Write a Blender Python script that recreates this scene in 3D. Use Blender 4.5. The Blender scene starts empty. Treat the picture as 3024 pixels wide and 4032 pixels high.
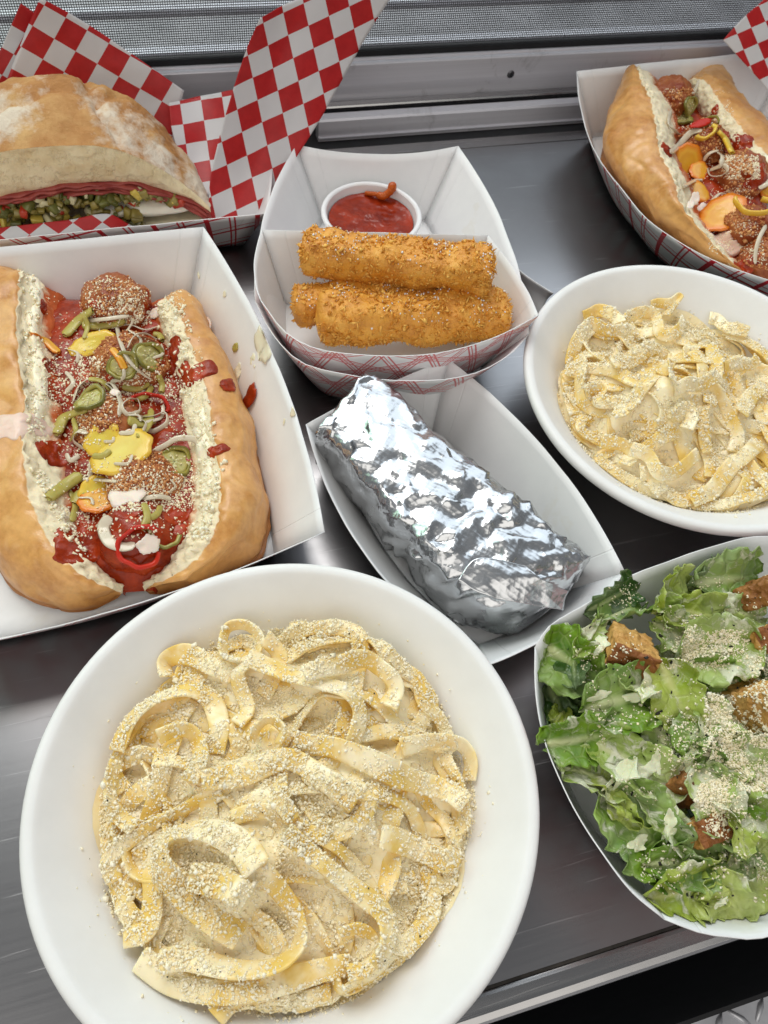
import bpy, bmesh, math, random
import numpy as np
from mathutils import Vector, Matrix
from mathutils.bvhtree import BVHTree

# ------------------------------------------------------------------ camera, light, exposure
scene = bpy.context.scene
S = 0.01                                    # everything below is written in centimetres
KPX = 3024 / 1659.0                         # photo notes were taken on a 1659 px wide view
IMG_W, IMG_H, FPX = 3024.0, 4032.0, 3007.0
PITCH, ROLL, YAW = math.radians(57.7), math.radians(9.8), math.radians(-23.3)
CAM_Z = 41.04


def cam_axes():
    fw = np.array([0, math.cos(PITCH), -math.sin(PITCH)]); rt = np.array([1.0, 0, 0]); up = np.cross(rt, fw)
    r = math.cos(ROLL) * rt + math.sin(ROLL) * up
    u = -math.sin(ROLL) * rt + math.cos(ROLL) * up
    c, s = math.cos(YAW), math.sin(YAW)
    R = np.array([[c, -s, 0], [s, c, 0], [0, 0, 1]])
    return R @ fw, R @ r, R @ u


FW, RT, UP = cam_axes()
CAM = np.array([0, 0, CAM_Z])
cam_data = bpy.data.cameras.new("camera")
cam_data.sensor_fit = 'VERTICAL'
cam_data.sensor_height = 24.0
cam_data.lens = 24.0 * FPX / IMG_H
cam_data.clip_start = 0.01
cam_data.clip_end = 100.0
cam_data.dof.use_dof = True
cam_data.dof.focus_distance = 0.40
cam_data.dof.aperture_fstop = 14.0
cam = bpy.data.objects.new("camera", cam_data)
scene.collection.objects.link(cam)
M = Matrix.Identity(4)
for i in range(3):
    M[i][0], M[i][1], M[i][2] = RT[i], UP[i], -FW[i]
    M[i][3] = CAM[i] * S
cam.matrix_world = M
scene.camera = cam

world = bpy.data.worlds.new("World")
scene.world = world
world.use_nodes = True
wn = world.node_tree
bg = wn.nodes["Background"]
bg.inputs[0].default_value = (0.92, 0.96, 1.0, 1)
bg.inputs[1].default_value = 0.13


def area_lamp(name, loc, target, sx, sy, power, colour):
    d = bpy.data.lights.new(name, 'AREA')
    d.shape = 'RECTANGLE'
    d.size, d.size_y = sx * S, sy * S
    d.energy = power
    d.color = colour
    o = bpy.data.objects.new(name, d)
    o.location = [c * S for c in loc]
    v = Vector([t - l for t, l in zip(target, loc)])
    o.rotation_euler = v.to_track_quat('-Z', 'Y').to_euler()
    scene.collection.objects.link(o)
    return o


# daylight falling in through the service window, over the sill (cool), and the open side behind the cook (neutral)
area_lamp("window_daylight", (30, 130, 110), (12, 22, 0), 340, 150, 15.0, (0.80, 0.91, 1.0))
area_lamp("doorway_daylight", (-45, -100, 135), (10, 25, 0), 300, 190, 14.5, (1.0, 0.955, 0.88))
area_lamp("added_high_lamp", (-8, 112, 150), (10, 22, 0), 100, 80, 8.6, (1.0, 0.965, 0.90))  # unseen lamp added for sparkle and directional shading, high beyond the window
area_lamp("leafy_window_light", (-60, 110, 62), (8, 22, 0), 130, 45, 1.6, (0.62, 1.0, 0.66))

scene.view_settings.view_transform = 'Standard'
scene.view_settings.look = 'None'
scene.view_settings.exposure = 0.58
scene.view_settings.gamma = 1.0
scene.cycles.use_denoising = True
scene.cycles.denoiser = 'OPENIMAGEDENOISE'
scene.cycles.max_bounces = 8
scene.cycles.diffuse_bounces = 6
scene.cycles.glossy_bounces = 4
scene.cycles.transmission_bounces = 6
scene.cycles.sample_clamp_indirect = 6.0
scene.cycles.caustics_reflective = False
scene.cycles.caustics_refractive = False

# ------------------------------------------------------------------ helpers: photo pixel -> place
rng = np.random.default_rng(7)
random.seed(7)


def ray(u, v):
    return FW + (u * KPX - IMG_W / 2) / FPX * RT - (v * KPX - IMG_H / 2) / FPX * UP


def P(u, v, z):
    d = ray(u, v)
    return CAM + d * ((z - CAM_Z) / d[2])


def PY(u, v, y):
    d = ray(u, v)
    return CAM + d * (y / d[1])


def pix(p):
    q = np.atleast_2d(np.asarray(p, float)) - CAM
    zc = q @ FW
    return np.stack([(IMG_W / 2 + FPX * (q @ RT) / zc) / KPX, (IMG_H / 2 - FPX * (q @ UP) / zc) / KPX], 1)


# ------------------------------------------------------------------ helpers: noise
_perm = np.random.default_rng(3).permutation(256)
_perm = np.concatenate([_perm, _perm, _perm])
_grad = np.random.default_rng(4).normal(size=(256, 3))
_grad /= np.linalg.norm(_grad, axis=1)[:, None]


def noise(p, freq=1.0, seed=0.0):
    p = np.asarray(p, float) * freq + np.array([seed * 17.31, seed * 9.17, seed * 5.77]) + 100.0
    i = np.floor(p).astype(int)
    f = p - i
    i &= 255
    w = f * f * f * (f * (f * 6 - 15) + 10)
    out = np.zeros(len(p))
    for dx in (0, 1):
        for dy in (0, 1):
            for dz in (0, 1):
                h = _perm[_perm[_perm[(i[:, 0] + dx) & 255] + ((i[:, 1] + dy) & 255)] + ((i[:, 2] + dz) & 255)]
                g = _grad[h]
                d = f - np.array([dx, dy, dz])
                wt = (w[:, 0] if dx else 1 - w[:, 0]) * (w[:, 1] if dy else 1 - w[:, 1]) * (w[:, 2] if dz else 1 - w[:, 2])
                out += wt * (g * d).sum(1)
    return out * 1.4


def fbm(p, freq=1.0, octaves=4, seed=0.0, gain=0.5):
    a, t, out = 1.0, 0.0, 0
    for k in range(octaves):
        out = out + a * noise(p, freq * 2 ** k, seed + k * 1.3)
        t += a
        a *= gain
    return out / t * 1.3


def sstep(a, b, x):
    t = np.clip((x - a) / (b - a), 0, 1)
    return t * t * (3 - 2 * t)


# ------------------------------------------------------------------ helpers: objects
COL = scene.collection
ORIGIN = {}                                 # object name -> world origin in cm
SHARED = {}


def _link(o, parent, org):
    COL.objects.link(o)
    ORIGIN[o.name] = np.array(org, float)
    if parent is not None:
        o.parent = parent
        o.location = (np.array(org) - ORIGIN[parent.name]) * S
    else:
        o.location = np.array(org) * S


def props(o, label=None, cat=None, group=None, kind=None):
    if label: o["label"] = label
    if cat: o["category"] = cat
    if group: o["group"] = group
    if kind: o["kind"] = kind
    return o


def thing(name, label, cat, loc, group=None):
    o = bpy.data.objects.new(name, None)
    o.empty_display_size = 0.02
    _link(o, None, loc)
    return props(o, label, cat, group)


def mesh(name, verts, faces, mats, parent=None, smooth=True, uv=None, tint=None, midx=None, label=None, cat=None, group=None, kind=None, org=None, attrs=None, angle=None, orient="vol"):
    """one mesh object; verts in world centimetres"""
    verts = np.asarray(verts, float)
    if org is None:
        if parent is not None: org = ORIGIN[parent.name]
        else: org = np.array([(verts[:, 0].min() + verts[:, 0].max()) / 2, (verts[:, 1].min() + verts[:, 1].max()) / 2, verts[:, 2].min()])
    if orient is not None:
        fl = faces if isinstance(faces, np.ndarray) else None
        if fl is not None:
            tri = np.concatenate([fl[:, [0, 1, 2]], fl[:, [0, 2, 3]]]) if fl.shape[1] == 4 else fl
        else:
            tri = np.array([[q[0], q[i], q[i + 1]] for q in faces for i in range(1, len(q) - 1)])
        w = verts - verts.mean(0)
        cr = np.cross(w[tri[:, 1]] - w[tri[:, 0]], w[tri[:, 2]] - w[tri[:, 0]])
        sg = (w[tri[:, 0]] * cr).sum() if orient == "vol" else cr[:, 2].sum()
        if sg < 0: faces = fl[:, ::-1].copy() if fl is not None else [list(q)[::-1] for q in faces]
    me = bpy.data.meshes.new(name)
    loc = (verts - np.asarray(org)) * S
    if isinstance(faces, np.ndarray):
        nf, k = faces.shape
        me.vertices.add(len(loc)); me.vertices.foreach_set("co", loc.astype(np.float32).ravel())
        me.loops.add(nf * k); me.loops.foreach_set("vertex_index", faces.astype(np.int32).ravel())
        me.polygons.add(nf)
        me.polygons.foreach_set("loop_start", np.arange(0, nf * k, k, dtype=np.int32))
        me.update(calc_edges=True)
    else:
        me.from_pydata(loc.tolist(), [], faces)
    if not isinstance(mats, (list, tuple)): mats = [mats]
    for m in mats: me.materials.append(m)
    if midx is not None: me.polygons.foreach_set("material_index", np.asarray(midx, np.int32))
    if smooth: me.polygons.foreach_set("use_smooth", np.ones(len(me.polygons), bool))
    if uv is not None:
        lay = me.uv_layers.new(name="uv")
        vi = np.zeros(len(me.loops), np.int32); me.loops.foreach_get("vertex_index", vi)
        lay.data.foreach_set("uv", np.asarray(uv, np.float32)[vi].ravel())
    if tint is not None:
        at = me.color_attributes.new("tint", 'FLOAT_COLOR', 'POINT')
        t = np.ones((len(verts), 4), np.float32); t[:, :tint.shape[1] if tint.ndim > 1 else 3] = tint if tint.ndim > 1 else tint[:, None]
        at.data.foreach_set("color", t.ravel())
    if attrs:
        for k_, a_ in attrs.items():
            at = me.attributes.new(k_, 'FLOAT', 'POINT'); at.data.foreach_set("value", np.asarray(a_, np.float32))
    me.validate()
    if angle is not None:
        me.set_sharp_from_angle(angle=math.radians(angle))
    me.update()
    o = bpy.data.objects.new(name, me)
    _link(o, parent, org)
    return props(o, label, cat, group, kind)


def solid(o, th, offset=-1, mo=0, rim=0):
    m = o.modifiers.new("thickness", 'SOLIDIFY')
    m.thickness = th * S; m.offset = offset; m.material_offset = mo; m.material_offset_rim = rim
    return o


def subdiv(o, n=1):
    m = o.modifiers.new("smooth", 'SUBSURF'); m.levels = n; m.render_levels = n
    return o


def bevel(o, w, seg=2):
    m = o.modifiers.new("bevel", 'BEVEL'); m.width = w * S; m.segments = seg; m.limit_method = 'ANGLE'; m.angle_limit = math.radians(40)
    return o


def grid_faces(nu, nv, cu=False, cv=False, off=0):
    iu = np.arange(nu if cu else nu - 1); iv = np.arange(nv if cv else nv - 1)
    a, b = np.meshgrid(iu, iv, indexing='ij'); a = a.ravel(); b = b.ravel()
    a2, b2 = (a + 1) % nu, (b + 1) % nv
    return np.stack([a * nv + b, a2 * nv + b, a2 * nv + b2, a * nv + b2], 1) + off


def catmull(pts, n, closed=False):
    pts = np.asarray(pts, float)
    m = len(pts)
    if closed:
        q = np.concatenate([pts[-1:], pts, pts[:2]]); segs = m
    else:
        q = np.concatenate([2 * pts[:1] - pts[1:2], pts, 2 * pts[-1:] - pts[-2:-1]]); segs = m - 1
    t = np.linspace(0, segs, n, endpoint=not closed)
    k = np.minimum(t.astype(int), segs - 1); f = (t - k)[:, None]
    p0, p1, p2, p3 = q[k], q[k + 1], q[k + 2], q[k + 3]
    return 0.5 * (2 * p1 + (p2 - p0) * f + (2 * p0 - 5 * p1 + 4 * p2 - p3) * f ** 2 + (3 * p1 - p0 - 3 * p2 + p3) * f ** 3)


def resample(pts, n):
    pts = np.asarray(pts, float)
    d = np.concatenate([[0], np.cumsum(np.linalg.norm(np.diff(pts, axis=0), axis=1))])
    t = np.linspace(0, d[-1], n)
    return np.stack([np.interp(t, d, pts[:, k]) for k in range(pts.shape[1])], 1)


_ico = {}


def ico(n):
    if n not in _ico:
        bm = bmesh.new(); bmesh.ops.create_icosphere(bm, subdivisions=n, radius=1.0)
        v = np.array([x.co[:] for x in bm.verts]); f = np.array([[q.index for q in x.verts] for x in bm.faces])
        bm.free(); _ico[n] = (v, f)
    return _ico[n][0].copy(), _ico[n][1].copy()


def box(c, s):
    c, s = np.asarray(c, float), np.asarray(s, float) / 2
    v = np.array([[x, y, z] for x in (-1, 1) for y in (-1, 1) for z in (-1, 1)]) * s + c
    f = [[0, 1, 3, 2], [4, 6, 7, 5], [0, 4, 5, 1], [2, 3, 7, 6], [0, 2, 6, 4], [1, 5, 7, 3]]
    return v, f


def rotm(axis, a):
    return np.array(Matrix.Rotation(a, 3, Vector(axis)))


def rand_rot(n):
    q = rng.normal(size=(n, 4)); q /= np.linalg.norm(q, axis=1)[:, None]
    w, x, y, z = q.T
    return np.stack([np.stack([1 - 2 * (y * y + z * z), 2 * (x * y - z * w), 2 * (x * z + y * w)], 1),
                     np.stack([2 * (x * y + z * w), 1 - 2 * (x * x + z * z), 2 * (y * z - x * w)], 1),
                     np.stack([2 * (x * z - y * w), 2 * (y * z + x * w), 1 - 2 * (x * x + y * y)], 1)], 1)


_OCT = np.array([[1, 0, 0], [-1, 0, 0], [0, 1, 0], [0, -1, 0], [0, 0, 1], [0, 0, -1]], float)
_OCTF = np.array([[0, 2, 4], [2, 1, 4], [1, 3, 4], [3, 0, 4], [2, 0, 5], [1, 2, 5], [3, 1, 5], [0, 3, 5]])
_BOX, _BOXQ = box((0, 0, 0), (1.5, 1.5, 1.5))
_BOXF = np.array([t for q in _BOXQ for t in ((q[0], q[1], q[2]), (q[0], q[2], q[3]))])


def _outward(v, f):
    cr = np.cross(v[f[:, 1]] - v[f[:, 0]], v[f[:, 2]] - v[f[:, 0]])
    bad = (cr * v[f].mean(1)).sum(1) < 0
    f = f.copy(); f[bad] = f[bad][:, ::-1]
    return f


_OCTF = _outward(_OCT, _OCTF); _BOXF = _outward(_BOX, _BOXF)


def grains(pts, sizes, flat=(1, 1, 1), jitter=0.35, shape='oct'):
    """irregular crumbs at pts; returns verts, faces, per-vertex random value"""
    n = len(pts)
    base, fc = (_OCT, _OCTF) if shape == 'oct' else (_BOX, _BOXF)
    R = rand_rot(n)
    sc = np.asarray(flat)[None] * (1 + rng.uniform(-0.4, 0.5, (n, 3)))
    v = base[None] * sc[:, None, :] * (1 + rng.uniform(-jitter, jitter, (n, len(base), 1)))
    v = np.einsum('nij,nkj->nki', R, v) * np.asarray(sizes)[:, None, None] + pts[:, None, :]
    f = fc[None] + (np.arange(n) * len(base))[:, None, None]
    return v.reshape(-1, 3), f.reshape(-1, 3), np.repeat(rng.random(n), len(base))


def bvh_of(objs):
    """one tree over several objects' world geometry (cm), after their modifiers"""
    dg = bpy.context.evaluated_depsgraph_get(); dg.update()
    vs, fs, off = [], [], 0
    for o in objs:
        e = o.evaluated_get(dg); me = e.to_mesh()
        mw = o.matrix_world
        n = len(me.vertices); co = np.zeros(n * 3, np.float32); me.vertices.foreach_get("co", co); co = co.reshape(-1, 3)
        mw = np.array(mw); co = (co @ mw[:3, :3].T + mw[:3, 3]) / S
        vs.append(co)
        fs += [[i + off for i in p.vertices] for p in me.polygons]
        off += n
        e.to_mesh_clear()
    return BVHTree.FromPolygons(np.concatenate(vs).tolist(), fs)


def drop(tree, xy, ztop=30.0):
    pts, nrm, ok = np.zeros((len(xy), 3)), np.zeros((len(xy), 3)), np.zeros(len(xy), bool)
    dn = Vector((0, 0, -1))
    for i, (x, y) in enumerate(xy):
        h = tree.ray_cast(Vector((x, y, ztop)), dn)
        if h[0] is not None:
            pts[i] = h[0]; nrm[i] = h[1] if h[1].z > 0 else -h[1]; ok[i] = True
    return pts, nrm, ok


# ------------------------------------------------------------------ helpers: materials
class NT:
    def __init__(self, name):
        self.m = bpy.data.materials.new(name); self.m.use_nodes = True
        self.t = self.m.node_tree; self.b = self.t.nodes["Principled BSDF"]; self.out = self.t.nodes["Material Output"]

    def n(self, typ, **kw):
        x = self.t.nodes.new(typ)
        for k, v in kw.items(): setattr(x, k, v)
        return x

    def l(self, a, b): self.t.links.new(a, b)

    def set(self, **kw):
        for k, v in kw.items():
            s = self.b.inputs[k.replace('_', ' ')]
            s.default_value = v
        return self

    def coord(self, which='Object', scale=None):
        c = self.n('ShaderNodeTexCoord').outputs[which]
        if scale is not None:
            mp = self.n('ShaderNodeMapping'); mp.inputs['Scale'].default_value = scale if hasattr(scale, '__len__') else (scale,) * 3
            self.l(c, mp.inputs[0]); c = mp.outputs[0]
        return c

    def noise(self, scale, detail=4, rough=0.55, vec=None, dist=0.0):
        x = self.n('ShaderNodeTexNoise'); x.inputs['Scale'].default_value = scale; x.inputs['Detail'].default_value = detail
        x.inputs['Roughness'].default_value = rough; x.inputs['Distortion'].default_value = dist
        if vec is not None: self.l(vec, x.inputs['Vector'])
        return x.outputs['Fac']

    def ramp(self, fac, stops, interp='LINEAR'):
        r = self.n('ShaderNodeValToRGB'); r.color_ramp.interpolation = interp
        el = r.color_ramp.elements
        while len(el) < len(stops): el.new(0.5)
        for e, (p, c) in zip(el, stops):
            e.position = p; e.color = (*c, 1) if len(c) == 3 else c
        self.l(fac, r.inputs[0])
        return r.outputs[0]

    def mix(self, fac, a, b, mode='MIX'):
        x = self.n('ShaderNodeMix', data_type='RGBA', blend_type=mode)
        for s, v in ((x.inputs[0], fac), (x.inputs[6], a), (x.inputs[7], b)):
            if isinstance(v, (int, float)): s.default_value = v
            elif isinstance(v, tuple): s.default_value = (*v, 1)
            else: self.l(v, s)
        return x.outputs[2]

    def math(self, op, a, b=0.0):
        x = self.n('ShaderNodeMath', operation=op)
        for s, v in ((x.inputs[0], a), (x.inputs[1], b)):
            if isinstance(v, (int, float)): s.default_value = v
            else: self.l(v, s)
        return x.outputs[0]

    def attr(self, name, out='Fac'):
        x = self.n('ShaderNodeAttribute', attribute_name=name)
        return x.outputs[out]

    def bump(self, h, strength=0.3, dist=0.1, prev=None):
        x = self.n('ShaderNodeBump'); x.inputs['Strength'].default_value = strength; x.inputs['Distance'].default_value = dist * S
        self.l(h, x.inputs['Height'])
        if prev is not None: self.l(prev, x.inputs['Normal'])
        self.l(x.outputs[0], self.b.inputs['Normal'])
        return x.outputs[0]

    def col(self, c):
        if isinstance(c, tuple): self.b.inputs['Base Color'].default_value = (*c, 1)
        else: self.l(c, self.b.inputs['Base Color'])
        return self

    def sss(self, w, radius, scale=0.3):
        self.b.inputs['Subsurface Weight'].default_value = w
        self.b.inputs['Subsurface Radius'].default_value = radius
        self.b.inputs['Subsurface Scale'].default_value = scale * S
        return self


def simple(name, c, rough=0.5, var=0.12, scale=120, bump=0.0, bscale=300, sss=0, spec=0.5, metal=0.0):
    t = NT(name)
    d = tuple(max(0, x * (1 - var)) for x in c); e = tuple(min(1, x * (1 + var)) for x in c)
    co = t.coord()
    t.col(t.ramp(t.noise(scale, vec=co), [(0.3, d), (0.7, e)]))
    t.set(Roughness=rough, Metallic=metal)
    t.b.inputs['Specular IOR Level'].default_value = spec
    if bump: t.bump(t.noise(bscale, vec=co), bump, 0.08)
    if sss: t.sss(sss, (1.0, 0.6, 0.3), 0.25)
    return t.m
# ------------------------------------------------------------------ materials of the setting and the tableware
def mat_steel(name, base, rough, scratch=0.5):
    t = NT(name)
    co = t.coord('Object')
    mp = t.n('ShaderNodeMapping'); mp.inputs['Scale'].default_value = (6, 700, 6); t.l(co, mp.inputs[0])
    br = t.noise(1.0, 6, 0.7, mp.outputs[0])                       # brushed grain along the counter
    blot = t.noise(9, 5, 0.6, co, 0.4)                            # smears and water marks
    mp2 = t.n('ShaderNodeMapping'); mp2.inputs['Rotation'].default_value = (0, 0, 0.9); mp2.inputs['Scale'].default_value = (4, 160, 4); t.l(co, mp2.inputs[0])
    sc = t.ramp(t.noise(3, 2, 0.5, mp2.outputs[0], 0.3), [(0.66, (0, 0, 0)), (0.70, (1, 1, 1))])
    t.col(t.mix(t.math('MULTIPLY', sc, 0.5 * scratch), t.mix(t.math('MULTIPLY', blot, 0.8), base, tuple(x * 0.6 for x in base)), tuple(min(1, x * 1.9) for x in base)))
    t.set(Metallic=1.0)
    r = t.math('ADD', t.math('MULTIPLY', br, 0.14), t.math('MULTIPLY', blot, 0.18))
    r = t.math('ADD', r, rough - 0.14)
    r = t.math('ADD', r, t.math('MULTIPLY', sc, 0.22 * scratch))
    t.l(r, t.b.inputs['Roughness'])
    t.b.inputs['Anisotropic'].default_value = 0.4
    nb = t.bump(br, 0.035, 0.05)
    t.bump(sc, 0.08 * scratch, 0.03, nb)
    return t.m


STEEL = mat_steel("brushed_steel", (0.44, 0.43, 0.44), 0.30)
STEEL_EDGE = mat_steel("edge_steel", (0.50, 0.49, 0.49), 0.22, 0.3)


def mat_alu():
    t = NT("mill_aluminium")
    co = t.coord('Object')
    mp = t.n('ShaderNodeMapping'); mp.inputs['Scale'].default_value = (3, 260, 260); t.l(co, mp.inputs[0])
    g = t.noise(1, 4, 0.6, mp.outputs[0])
    dirt = t.noise(30, 6, 0.7, co, 0.5)
    c = t.ramp(g, [(0.25, (0.66, 0.65, 0.70)), (0.75, (0.78, 0.77, 0.82))])
    t.col(t.mix(t.ramp(dirt, [(0.58, (0, 0, 0)), (0.75, (0.55, 0.55, 0.55))]), c, (0.25, 0.24, 0.24)))
    t.set(Metallic=0.35, Roughness=0.36)
    t.bump(g, 0.06, 0.05)
    return t.m


ALU = mat_alu()
BLACK = simple("rubber_and_gap_black", (0.012, 0.012, 0.014), 0.6, 0.3, 60)
WIRE = simple("screen_wire", (0.045, 0.045, 0.05), 0.5, 0.2, 40)


def mat_board(name, plaid=None):
    """coated white paperboard; plaid = colour of the printed lines on the outside of a tray (uv in cm)"""
    t = NT(name)
    co = t.coord('Object')
    base = t.ramp(t.noise(45, 5, 0.6, co), [(0.3, (0.77, 0.77, 0.775)), (0.7, (0.82, 0.82, 0.82))])
    if plaid == 'double':                                          # thin double lines crossing on the slant
        uv = t.n('ShaderNodeUVMap').outputs[0]
        fac = None
        for rot in (0.42, -0.42):
            mp = t.n('ShaderNodeMapping'); mp.inputs['Rotation'].default_value = (0, 0, rot); t.l(uv, mp.inputs[0])
            for ax in (0, 1):
                sx = t.n('ShaderNodeSeparateXYZ'); t.l(mp.outputs[0], sx.inputs[0])
                x = t.math('MULTIPLY', sx.outputs[ax], 1 / 2.3)
                fr = t.math('FRACT', x)
                for c_, w_ in ((0.30, 0.022), (0.40, 0.014), (0.48, 0.022)):
                    d = t.math('ABSOLUTE', t.math('SUBTRACT', fr, c_))
                    m_ = t.math('LESS_THAN', d, w_)
                    fac = m_ if fac is None else t.math('MAXIMUM', fac, m_)
        base = t.mix(t.math('MULTIPLY', fac, 0.85), base, (0.60, 0.055, 0.06))
    elif plaid == 'bold':                                          # sparse bold lines with thick bars
        uv = t.n('ShaderNodeUVMap').outputs[0]
        fac = None
        mp = t.n('ShaderNodeMapping'); mp.inputs['Rotation'].default_value = (0, 0, 0.30); t.l(uv, mp.inputs[0])
        sx = t.n('ShaderNodeSeparateXYZ'); t.l(mp.outputs[0], sx.inputs[0])
        for ax, per, lst in ((0, 3.6, ((0.2, 0.018), (0.30, 0.018), (0.75, 0.05))), (1, 2.6, ((0.35, 0.05), (0.6, 0.02)))):
            fr = t.math('FRACT', t.math('MULTIPLY', sx.outputs[ax], 1 / per))
            for c_, w_ in lst:
                m_ = t.math('LESS_THAN', t.math('ABSOLUTE', t.math('SUBTRACT', fr, c_)), w_)
                fac = m_ if fac is None else t.math('MAXIMUM', fac, m_)
        base = t.mix(fac, base, (0.50, 0.02, 0.03))
    gs_ = t.ramp(t.noise(24, 4, 0.55, co, 0.6), [(0.66, (0, 0, 0)), (0.70, (1, 1, 1))])
    base = t.mix(t.math('MULTIPLY', gs_, 0.16), base, (0.66, 0.60, 0.46))       # grease soaked into the board
    t.col(base)
    t.set(Roughness=0.42)
    t.b.inputs['Specular IOR Level'].default_value = 0.35
    nb = t.bump(t.noise(160, 4, 0.6, co), 0.07, 0.05)
    nb = t.bump(t.noise(14, 3, 0.5, co), 0.25, 0.25, nb)                 # slight cockling
    ln = t.math('ABSOLUTE', t.math('SUBTRACT', t.attr('cd'), 1.55))
    t.bump(t.ramp(ln, [(0.0, (0, 0, 0)), (0.07, (1, 1, 1))]), 0.5, 0.05, nb)   # pressed score line near each corner
    return t.m


BOARD = mat_board("white_paperboard")
BOARD_PLAID = mat_board("plaid_printed_paperboard", 'double')
BOARD_BOLD = mat_board("bold_plaid_printed_paperboard", 'bold')


def mat_bowl():
    t = NT("moulded_white_fibre")
    co = t.coord('Object')
    t.col(t.ramp(t.noise(30, 6, 0.6, co), [(0.3, (0.78, 0.77, 0.75)), (0.7, (0.83, 0.825, 0.81))]))
    t.set(Roughness=0.5)
    t.b.inputs['Specular IOR Level'].default_value = 0.3
    nb = t.bump(t.noise(420, 3, 0.6, co), 0.06, 0.04)
    t.sss(0.15, (1, 0.9, 0.8), 0.2)
    return t.m


BOWL = mat_bowl()

# ------------------------------------------------------------------ the setting
def extrude_x(name, prof, x0, x1, m, parent=None, closed=True, **kw):
    prof = np.asarray(prof, float)
    n = len(prof)
    a = np.column_stack([np.full(n, x0), prof]); b = np.column_stack([np.full(n, x1), prof])
    f = [[i, (i + 1) % n, n + (i + 1) % n, n + i] for i in range(n if closed else n - 1)]
    f += [list(range(n))[::-1], list(range(n, 2 * n))]
    return mesh(name, np.concatenate([a, b]), f, m, parent, smooth=False, **kw)


counter = extrude_x("counter_top", [(-2.15, 0), (60.3, 0), (60.3, -0.3), (-2.15, -0.3)], -70, 110, STEEL,
                    label="scratched brushed steel counter that all the food stands on", cat="counter", kind="structure", org=(0, 0, 0))
lip = extrude_x("front_lip", [(-2.28, -0.05), (-2.32, 0.06), (-2.5, 0.1), (-3.15, 0.1), (-3.42, 0.03), (-3.55, -0.15), (-3.6, -0.4), (-3.6, -3.2), (-3.4, -3.2), (-3.4, -0.5), (-2.28, -0.5)],
                -70, 110, STEEL_EDGE, counter)
bevel(lip, 0.05)
extrude_x("grime_line", [(-2.14, -0.04), (-2.14, 0.012), (-2.29, 0.012), (-2.29, -0.04)], -70, 110, simple("dark_grime", (0.03, 0.026, 0.022), 0.9, 0.6, 90), counter)
extrude_x("back_strip", [(60.32, -0.1), (60.32, 0.05), (61.6, 0.05), (61.75, 0.0), (61.75, -0.1)], -70, 110, STEEL_EDGE, counter)
extrude_x("gap_shade_panel", [(-6.5, -3.2), (-6.5, -40), (-6.3, -40), (-6.3, -3.2)], -70, 110, BLACK, counter)  # black panel colours in the shade of the gap below the lip

frame = thing("window_frame", "aluminium sliding window frame with two tracks behind the food", "window frame", (20, 66, 0))
frame["kind"] = "structure"
extrude_x("track_bed", [(61.8, -0.4), (61.8, -0.12), (70, -0.12), (70, -0.4)], -70, 110, BLACK, frame)
ra = extrude_x("track_rail", [(63.0, -0.1), (63.0, 0.25), (62.8, 0.25), (62.8, 0.38), (63.0, 0.42), (63.0, 1.75), (63.15, 1.95), (64.0, 1.95), (64.1, 1.8), (64.1, -0.1)], 14.6, 110, ALU, frame)
rb = extrude_x("track_rail", [(65.0, -0.1), (65.0, 1.75), (65.12, 1.9), (65.75, 1.9), (65.85, 1.75), (65.85, -0.1)], -70, 110, STEEL_EDGE, frame)
sl = extrude_x("sill", [(66.0, -0.1), (66.0, 4.9), (66.15, 5.02), (66.5, 5.02), (66.5, 5.12), (66.62, 5.2), (66.75, 5.12), (66.75, 5.02), (67.1, 5.02), (67.1, -0.1)], -70, 110, ALU, frame)
bevel(ra, 0.04); bevel(rb, 0.04); bevel(sl, 0.04)
extrude_x("gasket", [(67.12, 4.0), (67.12, 5.45), (67.6, 5.6), (67.6, 4.0)], -70, 110, BLACK, frame)
c = PY(1103, 160, 66.0)
v, f = ico(2)
v = v * np.array([0.36, 0.1, 0.36])
scr = mesh("screw", v + np.array([c[0], 65.96, c[2]]), f, simple("dull_screw_steel", (0.16, 0.16, 0.17), 0.35, 0.2, 200, metal=1.0), frame)
bx, bf = box((c[0], 65.855, c[2]), (0.36, 0.03, 0.07)); bz, bg_ = box((c[0], 65.853, c[2]), (0.07, 0.03, 0.36))
mesh("cross_slot", np.concatenate([bx, bz]), bf + [[i + 8 for i in q] for q in bg_], BLACK, scr, smooth=False)

ledge = extrude_x("outer_ledge", [(67.62, 3.2), (104, 3.2), (104, 2.8), (67.62, 2.8)], -70, 110,
                  simple("weathered_grey_sheet", (0.40, 0.39, 0.41), 0.5, 0.25, 14, metal=0.2), None, kind="structure", label="grey metal ledge seen through the insect screen", cat="ledge")
extrude_x("ledge_rib", [(71.5, 3.2), (71.5, 3.8), (72.6, 3.8), (72.6, 3.2)], -70, 110, ALU, ledge)
extrude_x("ledge_rib", [(79, 3.2), (79, 3.7), (80, 3.7), (80, 3.2)], -70, 110, ALU, ledge)

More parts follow.
